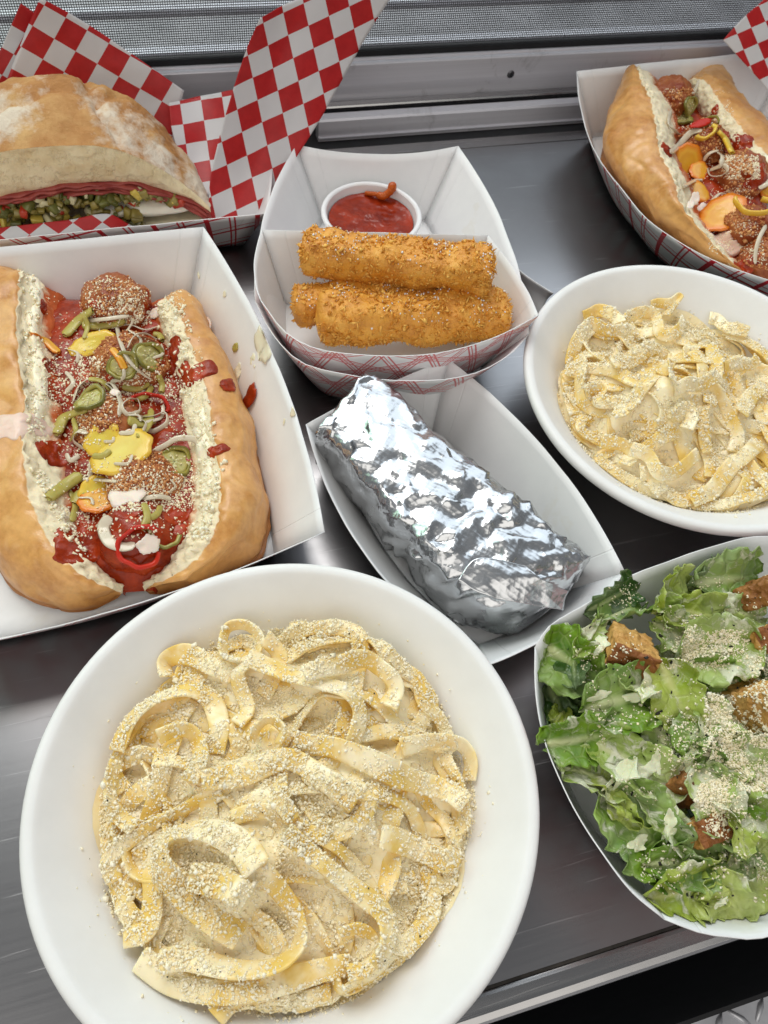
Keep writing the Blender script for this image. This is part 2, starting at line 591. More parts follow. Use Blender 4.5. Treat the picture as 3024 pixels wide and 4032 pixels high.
# insect screen: every wire is geometry, too many to be single things
def screen_mesh():
    vs, fs, off = [], [], 0
    r = 0.026
    q = np.array([[-1, -1], [1, -1], [1, 1], [-1, 1]]) * r
    xs = np.arange(-48, 98, 0.185); zs = np.arange(5.4, 23, 0.185)
    def rod(a, b, ax):
        nonlocal off
        o1, o2 = [i for i in range(3) if i != ax]
        n = 7
        t = np.linspace(0, 1, n)
        pts = a[None] + (b - a)[None] * t[:, None]
        ring = np.zeros((n, 4, 3)); ring += pts[:, None]
        ring[:, :, o1] += q[None, :, 0]; ring[:, :, o2] += q[None, :, 1]
        vs.append(ring.reshape(-1, 3)); fs.append(grid_faces(n, 4, False, True, off)); off += n * 4
    for x in xs: rod(np.array([x, 67.35, 5.4]), np.array([x, 67.35, 23.0]), 2)
    for z in zs: rod(np.array([-48, 67.30, z]), np.array([98, 67.30, z]), 0)
    v = np.concatenate(vs)
    v[:, 1] += 0.12 * noise(v * np.array([1, 0, 1]), 0.08, 2)
    return v, np.concatenate(fs)


v, f = screen_mesh()
scn = mesh("insect_screen", v, f, WIRE, smooth=False, label="dark wire insect screen behind the window sill", cat="screen", kind="structure")

# raised-pattern step plate, far below the counter
def tread_plate():
    t = NT("tread_plate_aluminium")
    co = t.coord('Object')
    t.col(t.ramp(t.noise(40, 5, 0.6, co), [(0.3, (0.55, 0.55, 0.58)), (0.7, (0.75, 0.75, 0.78))])); t.set(Metallic=0.6, Roughness=0.45)
    pl = extrude_x("floor_plate", [(-7.35, -14.0), (-7.35, -15.0), (-50, -15.0), (-50, -14.0)], -60, 100, t.m, None, kind="structure", label="bright tread plate floor below the counter edge", cat="floor")
    lz, lf = ico(1)
    lz = lz[:, :] * np.array([0.9, 0.22, 0.14])
    base = None
    for i in range(18):
        for j in range(9):
            a = math.pi / 4 if (i + j) % 2 else -math.pi / 4
            vv = lz @ rotm((0, 0, 1), a).T
            x, y = 14 + i * 1.5, -8.6 - j * 1.5
            if base is None:
                base = mesh("tread_bar", vv + np.array([x, y, -14.0]), lf, t.m, pl, org=(x, y, -14.0)); 
            else:
                o = bpy.data.objects.new("tread_bar", SHARED[(i + j) % 2]) if (i + j) % 2 in SHARED else None
                if o is None:
                    o = mesh("tread_bar", vv + np.array([x, y, -14.0]), lf, t.m, pl, org=(x, y, -14.0)); SHARED[(i + j) % 2] = o.data
                else:
                    _link(o, pl, (x, y, -14.0))


tread_plate()
dark = extrude_x("floor", [(60, -40), (-60, -40), (-60, -41), (60, -41)], -80, 120, BLACK, None, kind="structure", label="black sheet for the shade of the gap below the counter", cat="floor")  # black sheet put in for the dark gap, its shade in the colour

# ------------------------------------------------------------------ paper boats
RIMS = {}


def keep_inside(v, name, side, gap=0.12):
    """push points that would pass through a boat's wall back inside it"""
    rim, bas, inward = RIMS[name][side]
    v = v.copy()
    zr = rim[:, 2].mean(); z0 = bas[:, 2].mean()
    T = np.gradient(rim[:, :2], axis=0); N = np.stack([-T[:, 1], T[:, 0]], 1); N /= np.linalg.norm(N, axis=1)[:, None]
    N *= np.sign((N * inward[None]).sum(1))[:, None]
    m = np.where(v[:, 2] <= zr + 0.05)[0]
    if len(m) == 0: return v
    f = np.clip((v[m, 2] - z0) / (zr - z0), 0, 1)[:, None, None]
    line = bas[None, :, :2] * (1 - f) + rim[None, :, :2] * f
    i = ((line - v[m, None, :2]) ** 2).sum(2).argmin(1)
    near_ = line[np.arange(len(m)), i]
    sd = ((v[m, :2] - near_) * N[i]).sum(1)
    v[m, :2] += N[i] * np.clip(gap - sd, 0, None)[:, None]
    return v


def tray(name, label, corners, bulges, inset, z0=0.12, outer=None, group="paper food boats", nseg=22, dip=None, base_lift=0.0, sides=None):
    """corners: four rim points (cm, going round); bulges: for each side (outward cm, z sag); inset: how far the base corners lie inside the rim corners"""
    c = np.array(corners, float)
    cen = c.mean(0)
    org = np.array([cen[0], cen[1], z0 + base_lift])
    t = thing(name, label, "food tray", org, group)
    ar = sum(c[i][0] * c[(i + 1) % 4][1] - c[(i + 1) % 4][0] * c[i][1] for i in range(4))
    ccw = ar > 0
    # base corners: intersect sides moved inward
    bc = []
    for i in range(4):
        p, a, b = c[i], c[i - 1], c[(i + 1) % 4]
        e1 = (p - a)[:2]; e2 = (b - p)[:2]
        e1 /= np.linalg.norm(e1); e2 /= np.linalg.norm(e2)
        sg = 1 if ccw else -1
        n1 = np.array([-e1[1], e1[0]]) * sg; n2 = np.array([-e2[1], e2[0]]) * sg
        i1 = inset[(i - 1) % 4]; i2 = inset[i]
        A = np.array([n1, n2]); rhs = np.array([n1 @ p[:2] + i1, n2 @ p[:2] + i2])
        bc.append([*np.linalg.solve(A, rhs), z0 + base_lift])
    bc = np.array(bc)
    nv = 9
    peri = 0.0
    basl = []
    for i in range(4):
        a, b = c[i], c[(i + 1) % 4]
        e = (b - a)[:2]; L = np.linalg.norm(e); e /= L
        nrm = np.array([e[1], -e[0]]) * (1 if ccw else -1)      # outward
        u = np.linspace(0, 1, nseg)
        rim = a[None] + (b - a)[None] * u[:, None]
        w = 1 - (2 * u - 1) ** 2
        rim[:, :2] += nrm[None] * (bulges[i][0] * w)[:, None]
        rim[:, 2] -= bulges[i][1] * w
        if sides and i in sides:                 # this side's rim follows given points
            rim = resample(catmull(np.array([a] + [np.asarray(q, float) for q in sides[i]] + [b]), 90), nseg)
        chord = a[None] + (b - a)[None] * u[:, None]
        wob = noise(rim * np.array([1, 1, 0]), 0.35, i + c[0, 0]) * 0.10 * w
        rim[:, :2] += nrm[None] * wob[:, None]
        bas = bc[i][None] + (bc[(i + 1) % 4] - bc[i])[None] * u[:, None]
        bas[:, :2] += (rim - chord)[:, :2] * 0.72
        basl.append(bas); RIMS.setdefault(t.name, []).append((rim.copy(), bas.copy(), -nrm))
        s = np.linspace(0, 1, nv)
        g = bas[:, None] + (rim - bas)[:, None] * s[None, :, None]
        bow = 0.10 * np.sin(math.pi * s)
        g[:, :, :2] += nrm[None, None] * (bow[None, :] * w[:, None])[:, :, None]
        uv = np.stack(np.meshgrid(peri + u * L, s * 5.4, indexing='ij'), -1).reshape(-1, 2)
        peri += L
        vv = g.reshape(-1, 3)
        ff = grid_faces(nseg, nv)
        if ccw: ff = ff[:, ::-1]
        o = mesh("wall_panel", vv, ff, [BOARD, outer or BOARD_PLAID, BOARD], t, uv=uv, orient=None, attrs={"cd": np.repeat(np.minimum(u, 1 - u) * L + 0.001, nv)})
        solid(o, 0.055, 1, 1, 2)
        if i == 0: rimpts = [rim]
        else: rimpts.append(rim)
    # base: fan of strips between sides 0 and 2
    u = np.linspace(0, 1, nseg); w = 1 - (2 * u - 1) ** 2
    q0, q2, s1, s3 = basl[0], basl[2][::-1], basl[1], basl[3][::-1]
    s = np.linspace(0, 1, nseg)
    g = q0[:, None] * (1 - s)[None, :, None] + q2[:, None] * s[None, :, None]
    # blend in the two other sides (Coons patch)
    lin = (q0[0][None, None] * (1 - u)[:, None, None] + q0[-1][None, None] * u[:, None, None]) * (1 - s)[None, :, None] + (q2[0][None, None] * (1 - u)[:, None, None] + q2[-1][None, None] * u[:, None, None]) * s[None, :, None]
    g = g + (s3[None, :] * (1 - u)[:, None, None] + s1[None, :] * u[:, None, None]) - lin
    g[:, :, 2] = z0 + base_lift
    ff = grid_faces(nseg, nseg)
    if not ccw: ff = ff[:, ::-1]
    o = mesh("base_panel", g.reshape(-1, 3), ff, [BOARD, BOARD, BOARD], t, orient=None)
    solid(o, 0.055, 1, 0, 0)
    # pressed fold lines beside the corners, on the inside of the two end walls
    return t


def lathe(prof, n=128):
    prof = np.asarray(prof, float)
    a = np.linspace(0, 2 * math.pi, n, endpoint=False)
    v = np.stack([prof[:, 0][:, None] * np.cos(a)[None], prof[:, 0][:, None] * np.sin(a)[None], np.repeat(prof[:, 1][:, None], n, 1)], -1)
    return v.reshape(-1, 3), grid_faces(len(prof), n, False, True)


def bowl(label, c, R=11.5, h=5.0):
    prof = [(0.01, 0.75), (5.0, 0.75), (6.3, 0.80), (6.9, 1.0), (7.4, 1.45), (8.3, 2.4), (9.4, 3.55), (10.2, 4.35), (10.62, 4.75), (10.85, 4.95), (11.0, 5.03), (11.2, 5.06), (11.38, 5.0), (11.48, 4.86), (11.5, 4.7), (11.44, 4.55), (11.3, 4.45),
            (11.0, 4.42), (10.6, 4.2), (9.5, 3.1), (8.2, 1.7), (7.2, 0.55), (6.9, 0.2), (6.5, 0.05), (6.2, 0.05), (6.0, 0.3), (0.01, 0.35)]
    prof = catmull(np.array(prof) * np.array([R / 11.5, h / 5.0]), 90)
    v, f = lathe(prof)
    ang = np.arctan2(v[:, 1], v[:, 0]); rr = np.hypot(v[:, 0], v[:, 1])
    wob = 1 + 0.004 * np.sin(2 * ang + c[0]) * (rr / R) ** 3
    v[:, :2] *= wob[:, None]
    v[:, 2] += 0.04 * np.sin(3 * ang + 1) * (rr / R) ** 4
    t = thing("paper_bowl", label, "bowl", (c[0], c[1], 0.0), "round white paper bowls")
    mesh("bowl_shell", v + np.array([c[0], c[1], 0]), f, BOWL, t)
    return t


def Q(lst, z):
    return [P(u, v, zz if zz is not None else z) for u, v, zz in [(*q, None) if len(q) == 2 else q for q in lst]]


B1 = (1.03, 7.70); B2 = (31.82, 26.38)
bowl1 = bowl("large round white paper bowl of pasta at the counter edge", B1)
bowl2 = bowl("round white paper bowl of pasta beside the salad tray and foil", B2)

# open boat under the sub on the near side
tr1c = [P(440, 490, 5.6), P(702, 1150, 4.7), np.array([-15.6, 17.9, 4.7]), np.array([-16.2, 45.6, 5.4])]
tray_sub = tray("food_tray", "white paper boat holding the near meatball sub", tr1c, [(1.3, 0.5), (0.9, 0.0), (1.3, .4), (0.2, 0.1)], (2.4, 2.0, 2.4, 2.4))
tr2c = [P(640, 312, 5.6), P(990, 315, 5.6), P(1143, 722, 5.5), P(550, 650, 5.5)]
tray_big = tray("food_tray", "larger white paper boat under the fried sticks with the sauce cup in it", tr2c, [(-0.35, 0.55), (1.3, 0.2), (1.9, -0.3), (1.0, .2)], (2.0, 2.4, 1.0, 2.4),
                sides={2: [P(a, b, 5.6) for a, b in [(1100, 768), (1017, 810), (900, 824), (786, 816), (657, 786), (590, 725)]]})
tr3c = [P(565, 496, 6.6), P(1054, 508, 6.6), P(1164, 682, 6.6), P(563, 650, 6.6)]
tray_small = tray("food_tray", "small plaid-sided paper boat full of fried sticks, nested in the larger boat", tr3c, [(0.0, 0.0), (0.5, 0.2), (2.1, 0.3), (0.5, .2)], (1.5, 1.5, 0.7, 1.5), base_lift=1.2,
                  sides={2: [P(521.2 + a * 0.4134, 274.3 + b * 0.4134, 6.4) for a, b in [(1300, 1112), (1000, 1187), (700, 1199), (420, 1167), (230, 1075)]]})
tr4c = [P(970, 776, 4.6), P(1352, 1238, 4.3), P(1050, 1440, 4.0), P(660, 917, 4.3)]
tray_foil = tray("food_tray", "plain white paper boat holding the foil parcel", tr4c, [(1.6, 0.5), (0.6, 0.0), (1.6, .6), (0.3, 0.0)], (2.0, 2.0, 2.0, 2.0), outer=BOARD)
def c6(u, v): return 1097.2 + u * 0.4217, 1124.6 + v * 0.4217
def c4(u, v): return 1206.9 + u * 0.2725, 82.3 + v * 0.2725


tr5c = [P(*c6(136, 650), 5.8), P(*c6(800, 2045), 5.6), np.array([37.8, -0.2, 5.8]), np.array([37.5, 12.4, 5.8])]
tray_salad = tray("food_tray", "cream white paper boat piled with caesar salad", tr5c, [(1.7, 0.2), (1.6, 0.3), (1.0, .2), (2.0, 0.3)], (2.0, 2.2, 2.0, 2.2), nseg=34,
                  sides={0: [P(*c6(*q), 5.7) for q in [(140, 900), (190, 1150), (300, 1400), (450, 1660), (620, 1890)]], 1: [P(*c6(*q), 5.6) for q in [(1000, 2118), (1200, 2138), (1332, 2132)]] + [np.array([27.0, -3.7, 5.6]), np.array([33.0, -2.2, 5.7])],
                         3: [P(*c6(*q), 5.8) for q in [(1332, 75), (1000, 150), (640, 278), (400, 422), (210, 540)]]})
tr6c = [P(*c4(140, 262), 5.6), P(*c4(1930, 1985), 5.0), np.array([66, 36.0, 5.2]), np.array([62, 64.0, 5.4])]
tray_far = tray("food_tray", "white paper boat with bold red lines holding the far meatball sub", tr6c, [(3.2, 0.3), (1, 0), (2, .3), (0.3, 0.1)], (2.2, 2.2, 2.4, 2.0), outer=BOARD_BOLD, nseg=34,
                sides={0: [P(*c4(*q), 5.3) for q in [(160, 500), (250, 830), (400, 1075), (700, 1435), (1000, 1645), (1300, 1795), (1659, 1920)]]})
tr7c = [P(578, 462, 4.3), np.array([-17.5, 47.7, 4.3]), np.array([-17, 62.5, 5.0]), np.array([9.5, 62.2, 5.0])]
tray_sand = tray("food_tray", "paper boat lined with checked paper under the round sandwich", tr7c, [(-0.2, 0.1), (1, 0), (0.3, .3), (0.6, 0.1)], (2.0, 2.2, 2.0, 2.0), outer=BOARD_BOLD)
# ------------------------------------------------------------------ pasta
def mat_pasta():
    t = NT("egg_pasta_in_cream")
    co = t.coord('Object')
    n1 = t.noise(55, 4, 0.6, co, 0.3)
    pasta = t.ramp(t.noise(160, 3, 0.5, co), [(0.3, (0.76, 0.50, 0.10)), (0.7, (0.84, 0.62, 0.19))])
    sauce = (0.92, 0.81, 0.54)
    t.col(t.mix(t.ramp(n1, [(0.40, (0, 0, 0)), (0.60, (1, 1, 1))]), pasta, sauce))
    t.set(Roughness=0.24)
    t.sss(0.25, (1.0, 0.75, 0.35), 0.15)
    nb = t.bump(t.noise(220, 3, 0.6, co), 0.15, 0.06)
    t.bump(t.noise(60, 3, 0.6, co), 0.3, 0.12, nb)
    return t.m


def mat_cream():
    t = NT("cream_sauce")
    co = t.coord('Object')
    t.col(t.ramp(t.noise(120, 4, 0.6, co), [(0.3, (0.90, 0.76, 0.45)), (0.7, (0.95, 0.86, 0.61))]))
    t.set(Roughness=0.3); t.sss(0.3, (1.0, 0.8, 0.5), 0.2)
    t.bump(t.noise(300, 3, 0.6, co), 0.2, 0.06)
    return t.m


def mat_grain(name, a, b, rough=0.6, sss=0.25):
    t = NT(name)
    t.col(t.ramp(t.attr("tint"), [(0.0, a), (1.0, b)]))
    t.set(Roughness=rough)
    t.b.inputs['Specular IOR Level'].default_value = 0.3
    return t.m


PASTA, CREAM = mat_pasta(), mat_cream()
PARM = mat_grain("grated_hard_cheese", (0.92, 0.81, 0.54), (0.96, 0.91, 0.75))
PEPPER = simple("ground_black_pepper", (0.02, 0.017, 0.012), 0.7, 0.4, 300)


def scatter(name, pts, sizes, m, parent, flat=(1, 1, 1), lift=0.3, kind="stuff", shape='oct', **kw):
    v, f, r = grains(pts + np.array([0, 0, 1.0]) * (np.asarray(sizes) * lift)[:, None], sizes, flat, shape=shape)
    return mesh(name, v, f, m, parent, smooth=True, tint=r, kind=kind, orient=None, **kw)


class HeightMap:
    def __init__(self, c, half, res, fn):
        self.c, self.res = np.array(c, float), res
        self.n = int(2 * half / res)
        a = (np.arange(self.n) + 0.5) * res - half
        self.x0 = -half
        X, Y = np.meshgrid(a, a, indexing='ij')
        self.h = fn(X, Y)

    def idx(self, xy):
        q = ((xy - self.c - self.x0) / self.res).astype(int)
        return np.clip(q[..., 0], 0, self.n - 1), np.clip(q[..., 1], 0, self.n - 1)

    def get(self, xy):
        i, j = self.idx(xy)
        return self.h[i, j]

    def put(self, pts):
        p = pts.reshape(-1, 3)
        i, j = self.idx(p[:, :2])
        np.maximum.at(self.h, (i, j), p[:, 2])


def gsmooth(a, sig):
    r = int(3 * sig) + 1
    k = np.exp(-0.5 * (np.arange(-r, r + 1) / sig) ** 2); k /= k.sum()
    return np.convolve(np.pad(a, r, mode='edge'), k, 'valid')


def ribbon(hm, xy, bank, lift, width=1.25, step=0.16, thick=0.15, name="noodle", parent=None, m=None, stiff=3.5, wav=0.06):
    """a flat noodle laid over what is already there; xy polyline in cm, bank in degrees (90 = standing on edge), lift in cm"""
    q = catmull(xy, 12 * len(xy))
    L = np.linalg.norm(np.diff(q, axis=0), axis=1).sum()
    n = max(8, int(L / step))
    q = resample(q, n)
    tpar = np.linspace(0, 1, n)
    bk = np.radians(np.interp(tpar, np.linspace(0, 1, len(bank)), bank)) if hasattr(bank, '__len__') else np.full(n, math.radians(bank))
    bk = gsmooth(bk, 2.5)
    lf = np.interp(tpar, np.linspace(0, 1, len(lift)), lift) if hasattr(lift, '__len__') else np.full(n, lift)
    T = np.gradient(q, axis=0); T /= np.linalg.norm(T, axis=1)[:, None] + 1e-9
    side = np.stack([-T[:, 1], T[:, 0]], 1)
    nw = 7
    s = np.linspace(-1, 1, nw)
    half = width / 2 * (0.92 + 0.08 * np.cos(tpar * 9 + q[0, 0]))
    cb, sb = np.cos(bk), np.sin(bk)
    off = (half * cb)[:, None] * s[None]
    pxy = q[:, None] + side[:, None] * off[:, :, None]
    hz = (half * sb)[:, None] * s[None]
    # rest height: the lowest point of each section sits on the pile
    need = (hm.get(pxy) - hz).max(1)
    z = np.maximum.reduce([gsmooth(need, stiff), need - 0.22])
    z = gsmooth(z, stiff * 0.6) + thick * 0.5 + lf
    pz = z[:, None] + hz + 0.05 * width * (1 - s[None] ** 2)
    g = np.concatenate([pxy, pz[:, :, None]], 2)
    g[:, :, 2] += wav * noise(g.reshape(-1, 3), 0.9, q[0, 1]).reshape(n, nw)
    # update the pile
    fine = np.linspace(-1, 1, nw * 3)
    for w_ in range(nw - 1):
        for a in (0, 0.33, 0.66):
            hm.put(g[:, w_] * (1 - a) + g[:, w_ + 1] * a + np.array([0, 0, thick * 0.5]))
    hm.put(g[:, -1] + np.array([0, 0, thick * 0.5]))
    o = mesh(name, g.reshape(-1, 3), grid_faces(n, nw), m or PASTA, parent, orient=None)
    solid(o, thick, 0)
    subdiv(o, 1)
    return o


def pasta_dish(c, label, heroes, conv, seed, ngrain, drifts, nfill=84, R=8.75, film=0.36):
    global rng
    rng = np.random.default_rng(seed)
    root = thing("pasta", label, "pasta", (c[0], c[1], 0.85))
    def mound(X, Y):
        r = np.hypot(X, Y)
        p = np.stack([X.ravel(), Y.ravel(), np.zeros(X.size)], 1)
        b = 0.35 * fbm(p, 0.35, 3, seed).reshape(X.shape)
        h = 0.95 + 2.8 * np.clip(1 - (r / (9.0 + 0.35 * np.sin(3 * np.arctan2(Y, X) + seed))) ** 2, 0, 1) ** 0.66 + b * np.clip(1 - (r / 9.0) ** 4, 0, 1)
        wall = np.interp(r, [0, 6.6, 7.2, 8.3, 9.4, 10.6], [0.8, 0.85, 1.25, 2.4, 3.55, 4.75])
        return np.maximum(h, wall)
    hm = HeightMap(c, 10.8, 0.14, mound)
    # sauce body
    n = 70
    a = np.linspace(0, 2 * math.pi, n, endpoint=False); rr = np.linspace(0.02, 1, 34) * 8.45
    A, RR = np.meshgrid(a, rr, indexing='xy')
    lim = 1 + 0.04 * np.sin(3 * A + seed) + 0.03 * np.sin(7 * A)
    X, Y = RR * np.cos(A) * lim, RR * np.sin(A) * lim
    Z = np.minimum(mound(X, Y), 10)
    wall = np.interp(np.hypot(X, Y), [0, 6.6, 7.2, 8.3, 9.4, 10.6], [0.8, 0.85, 1.25, 2.4, 3.55, 4.75])
    Z = np.maximum(Z - 0.05, wall + 0.02)
    v = np.stack([X, Y, Z], -1).reshape(-1, 3) + np.array([c[0], c[1], 0])
    body = mesh("sauce", v, grid_faces(34, n, False, True), CREAM, root, orient="up")
    objs = [body]
    # noodles buried in the pile
    for k in range(nfill):
        a0 = rng.uniform(0, 2 * math.pi); r0 = R * math.sqrt(rng.uniform(0.0, 0.72))
        p = np.array([r0 * math.cos(a0), r0 * math.sin(a0)]); d = rng.uniform(0, 2 * math.pi); kap = rng.uniform(-0.5, 0.5)
        pts = [p.copy()]
        for _ in range(rng.integers(6, 12)):
            d += kap * 1.1 + rng.normal() * 0.25
            p = p + 1.1 * np.array([math.cos(d), math.sin(d)])
            rad = np.hypot(*p)
            if rad > R - 0.55:
                p *= (R - 0.55) / rad; d += 0.8
            pts.append(p.copy())
        pts = np.array(pts) + np.array(c)
        bank = np.array([rng.uniform(-15, 15), rng.choice([0, 20, 45, 65, -60]), rng.choice([0, 30, -45, 70]), rng.uniform(-15, 15)])
        objs.append(ribbon(hm, pts, bank, -0.05, rng.uniform(0.75, 1.05), parent=root))
    for pts, bank, lift, w in heroes:
        wp = []
        for (u, v_) in pts:
            uu, vv = conv(u, v_)
            z = 3.6
            for _ in range(4):
                p = P(uu, vv, z); z = float(hm.get(p[:2])) + 0.15 + (np.mean(lift) if hasattr(lift, '__len__') else lift)
            wp.append(p[:2])
        objs.append(ribbon(hm, np.array(wp), [q * 0.85 for q in bank], [q * 0.9 for q in lift] if hasattr(lift, '__len__') else lift * 0.9, w * 0.88, parent=root, stiff=2.4))
    # cream filling the gaps between the noodles
    b = hm.h.copy()
    kr = np.exp(-0.5 * (np.arange(-9, 10) / 3.6) ** 2); kr /= kr.sum()
    for ax_ in (0, 1):
        b = np.apply_along_axis(lambda q: np.convolve(np.pad(q, 9, mode='edge'), kr, 'valid'), ax_, b)
    rr2 = np.linspace(0.02, 1, 60) * 8.4; a2 = np.linspace(0, 2 * math.pi, 150, endpoint=False)
    A, RR = np.meshgrid(a2, rr2, indexing='xy'); lim = 1 + 0.04 * np.sin(3 * A + seed) + 0.02 * np.sin(7 * A)
    X, Y = RR * np.cos(A) * lim + c[0], RR * np.sin(A) * lim + c[1]
    ii, jj = hm.idx(np.stack([X, Y], -1))
    p3 = np.stack([X.ravel(), Y.ravel(), np.zeros(X.size)], 1)
    Z = b[ii, jj] - film + 0.22 * fbm(p3, 0.33, 2, seed + 8).reshape(X.shape) + 0.05 * noise(p3, 2.0, seed).reshape(X.shape)
    Z -= 0.5 * sstep(7.2, 8.4, RR)
    film = mesh("sauce_film", np.stack([X, Y, Z], -1).reshape(-1, 3), grid_faces(60, 150, False, True), CREAM, root, orient="up")
    objs.append(film)
    tree = bvh_of(objs)
    # grated cheese, heaped unevenly
    cand = rng.uniform(-1, 1, (int(ngrain * 3.2), 2)) * 9.8
    r = np.hypot(*cand.T)
    p3 = np.column_stack([cand, np.zeros(len(cand))])
    den = 0.36 + 1.0 * fbm(p3, 0.38, 3, seed + 3) + 0.45 * noise(p3, 1.4, seed)
    dr = np.zeros(len(cand))
    for (u_, v_, rad, am) in drifts:             # thick drifts of cheese seen in the photo
        q = P(*conv(u_, v_), 4.0)[:2] - np.array(c)
        dr = np.maximum(dr, am * np.exp(-((cand - q) ** 2).sum(1) / (2 * rad ** 2)))
    den = den + dr
    edge = 8.75 + 0.4 * noise(np.column_stack([np.cos(np.arctan2(cand[:, 1], cand[:, 0])), np.sin(np.arctan2(cand[:, 1], cand[:, 0])), np.zeros(len(cand))]), 2.5, seed)
    den = np.where(r < edge, den, 0.035 * np.exp(-(r - edge) * 2.5))
    den = np.where((r > edge - 1.3) & (r < edge), np.maximum(den, 0.75), den)
    keep = rng.random(len(cand)) < den
    thick = np.clip(den[keep][:ngrain] - 0.55, 0, 0.8); cand = cand[keep][:ngrain] + np.array(c)
    pts, nrm, ok = drop(tree, cand)
    rr_ = np.hypot(*(cand - np.array(c)).T)
    wall = np.interp(rr_, [0, 6.6, 7.2, 8.3, 9.4, 10.6], [0.8, 0.85, 1.25, 2.4, 3.55, 4.75])
    pts[~ok] = np.column_stack([cand, wall])[~ok]; nrm[~ok] = (0, 0, 1)
    ok2 = (nrm[:, 2] > 0.30 + 0.2 * rng.random(len(pts)))
    pts = pts[ok2]; thick = thick[ok2]
    sz = 0.018 + 0.045 * rng.random(len(pts)) ** 2.4 + 0.05 * (rng.random(len(pts)) < 0.03)
    pts[:, 2] += rng.random(len(pts)) ** 1.5 * (0.02 + 0.28 * thick)
    scatter("grated_cheese", pts, sz, PARM, root, flat=(1.25, 1.0, 0.8), shape='box', lift=-0.1)
    k = rng.choice(len(pts), 1100, replace=False)
    scatter("cheese_shreds", pts[k] + np.array([0, 0, 0.02]), rng.uniform(0.03, 0.06, len(k)), PARM, root, flat=(2.6, 0.7, 0.5), shape='box')
    k = rng.choice(len(pts), 110, replace=False)
    scatter("pepper_specks", pts[k] + np.array([0, 0, 0.03]), rng.uniform(0.018, 0.045, len(k)), PEPPER, root)
    return root, tree, hm


def c1(u, v): return u * 0.7275, 1179.5 + v * 0.7275
def c2(u, v): return 1097.2 + u * 0.3387, 548.6 + v * 0.3387


heroes1 = [
    ([(640, 1400), (690, 1345), (770, 1330), (860, 1320)], [10, 40, 30, 0], 0.1, 1.3),
    ([(420, 1225), (520, 1300), (650, 1325), (800, 1300), (950, 1262), (1040, 1240)], [20, 10, 0, 0, 30, 40], 0.05, 1.25),
    ([(455, 950), (462, 1050), (440, 1140), (370, 1165)], [0, 20, 35, 0], 0.0, 1.2),
    ([(350, 640), (330, 720), (345, 790), (400, 840)], [-60, -60, -55, -20], 0.1, 1.0),
    ([(345, 610), (385, 530), (450, 470), (540, 430), (620, 450), (650, 530), (640, 620)], [-35, -45, -50, -40, -20, 10, 10], 0.1, 1.2),
    ([(500, 400), (490, 340), (560, 325), (640, 365), (700, 400)], [50, 60, 20, 10, 10], 0.2, 1.25),
    ([(720, 350), (665, 320), (675, 258), (730, 245), (775, 285), (745, 350), (710, 410), (735, 480), (700, 525)], [60, 75, 80, 80, 75, 60, 40, 30, 10], [0.3, 0.5, 0.5, 0.5, 0.4, 0.2, 0.1], 1.0),
    ([(790, 300), (830, 330), (810, 400), (780, 450)], [40, 30, 10, 0], 0.25, 1.15),
    ([(740, 365), (900, 395), (1020, 430), (1068, 500), (1045, 590)], [-10, -20, -30, -50, -45], 0.2, 1.2),
    ([(900, 385), (1000, 365), (1085, 335), (1140, 360), (1175, 425), (1150, 480)], [0, 20, 55, 60, 40, 10], 0.35, 1.2),
    ([(1190, 600), (1280, 580), (1370, 590), (1398, 640), (1390, 700)], [20, 45, 70, 75, 40], 0.15, 1.1),
    ([(870, 575), (980, 595), (1060, 640), (1180, 680), (1300, 730), (1385, 765)], [30, 40, 25, 15, 10, 0], 0.3, 1.35),
    ([(1130, 860), (1230, 900), (1320, 945), (1350, 900)], [0, 10, 25, 60], 0.15, 1.3),
    ([(745, 590), (760, 545), (800, 522), (840, 548), (825, 590)], [70, 80, 80, 80, 60], 0.35, 0.8),
    ([(480, 590), (530, 545), (580, 570), (600, 640), (560, 700)], [50, 65, 50, 20, 10], 0.3, 1.1),
    ([(600, 700), (720, 680), (860, 640), (960, 690), (1060, 760)], [0, 5, 0, 10, 20], 0.1, 1.3),
    ([(1010, 1160), (1060, 1135), (1105, 1170), (1090, 1250), (1030, 1270)], [60, 70, 60, 50, 30], 0.2, 1.0),
    ([(850, 860), (960, 950), (1060, 1035), (1135, 1100), (1148, 1180), (1110, 1250)], [-35, -40, -35, -30, -50, -60], 0.45, 1.25),
    ([(740, 930), (830, 1020), (880, 1100), (890, 1180), (820, 1245), (700, 1258), (560, 1225), (470, 1235)], [35, 45, 55, 60, 55, 45, 30, 10], 0.35, 1.2),
    ([(720, 1165), (640, 1110), (550, 1030), (480, 940), (500, 865), (600, 845), (710, 885), (765, 960)], [10, 0, -15, -45, -70, -30, 0, 10], [0.3, 0.4, 0.5, 0.6, 0.6, 0.5, 0.4, 0.3], 1.5),
    ([(560, 980), (650, 1000), (740, 1060)], [-10, -15, -10], 0.25, 1.6),
]
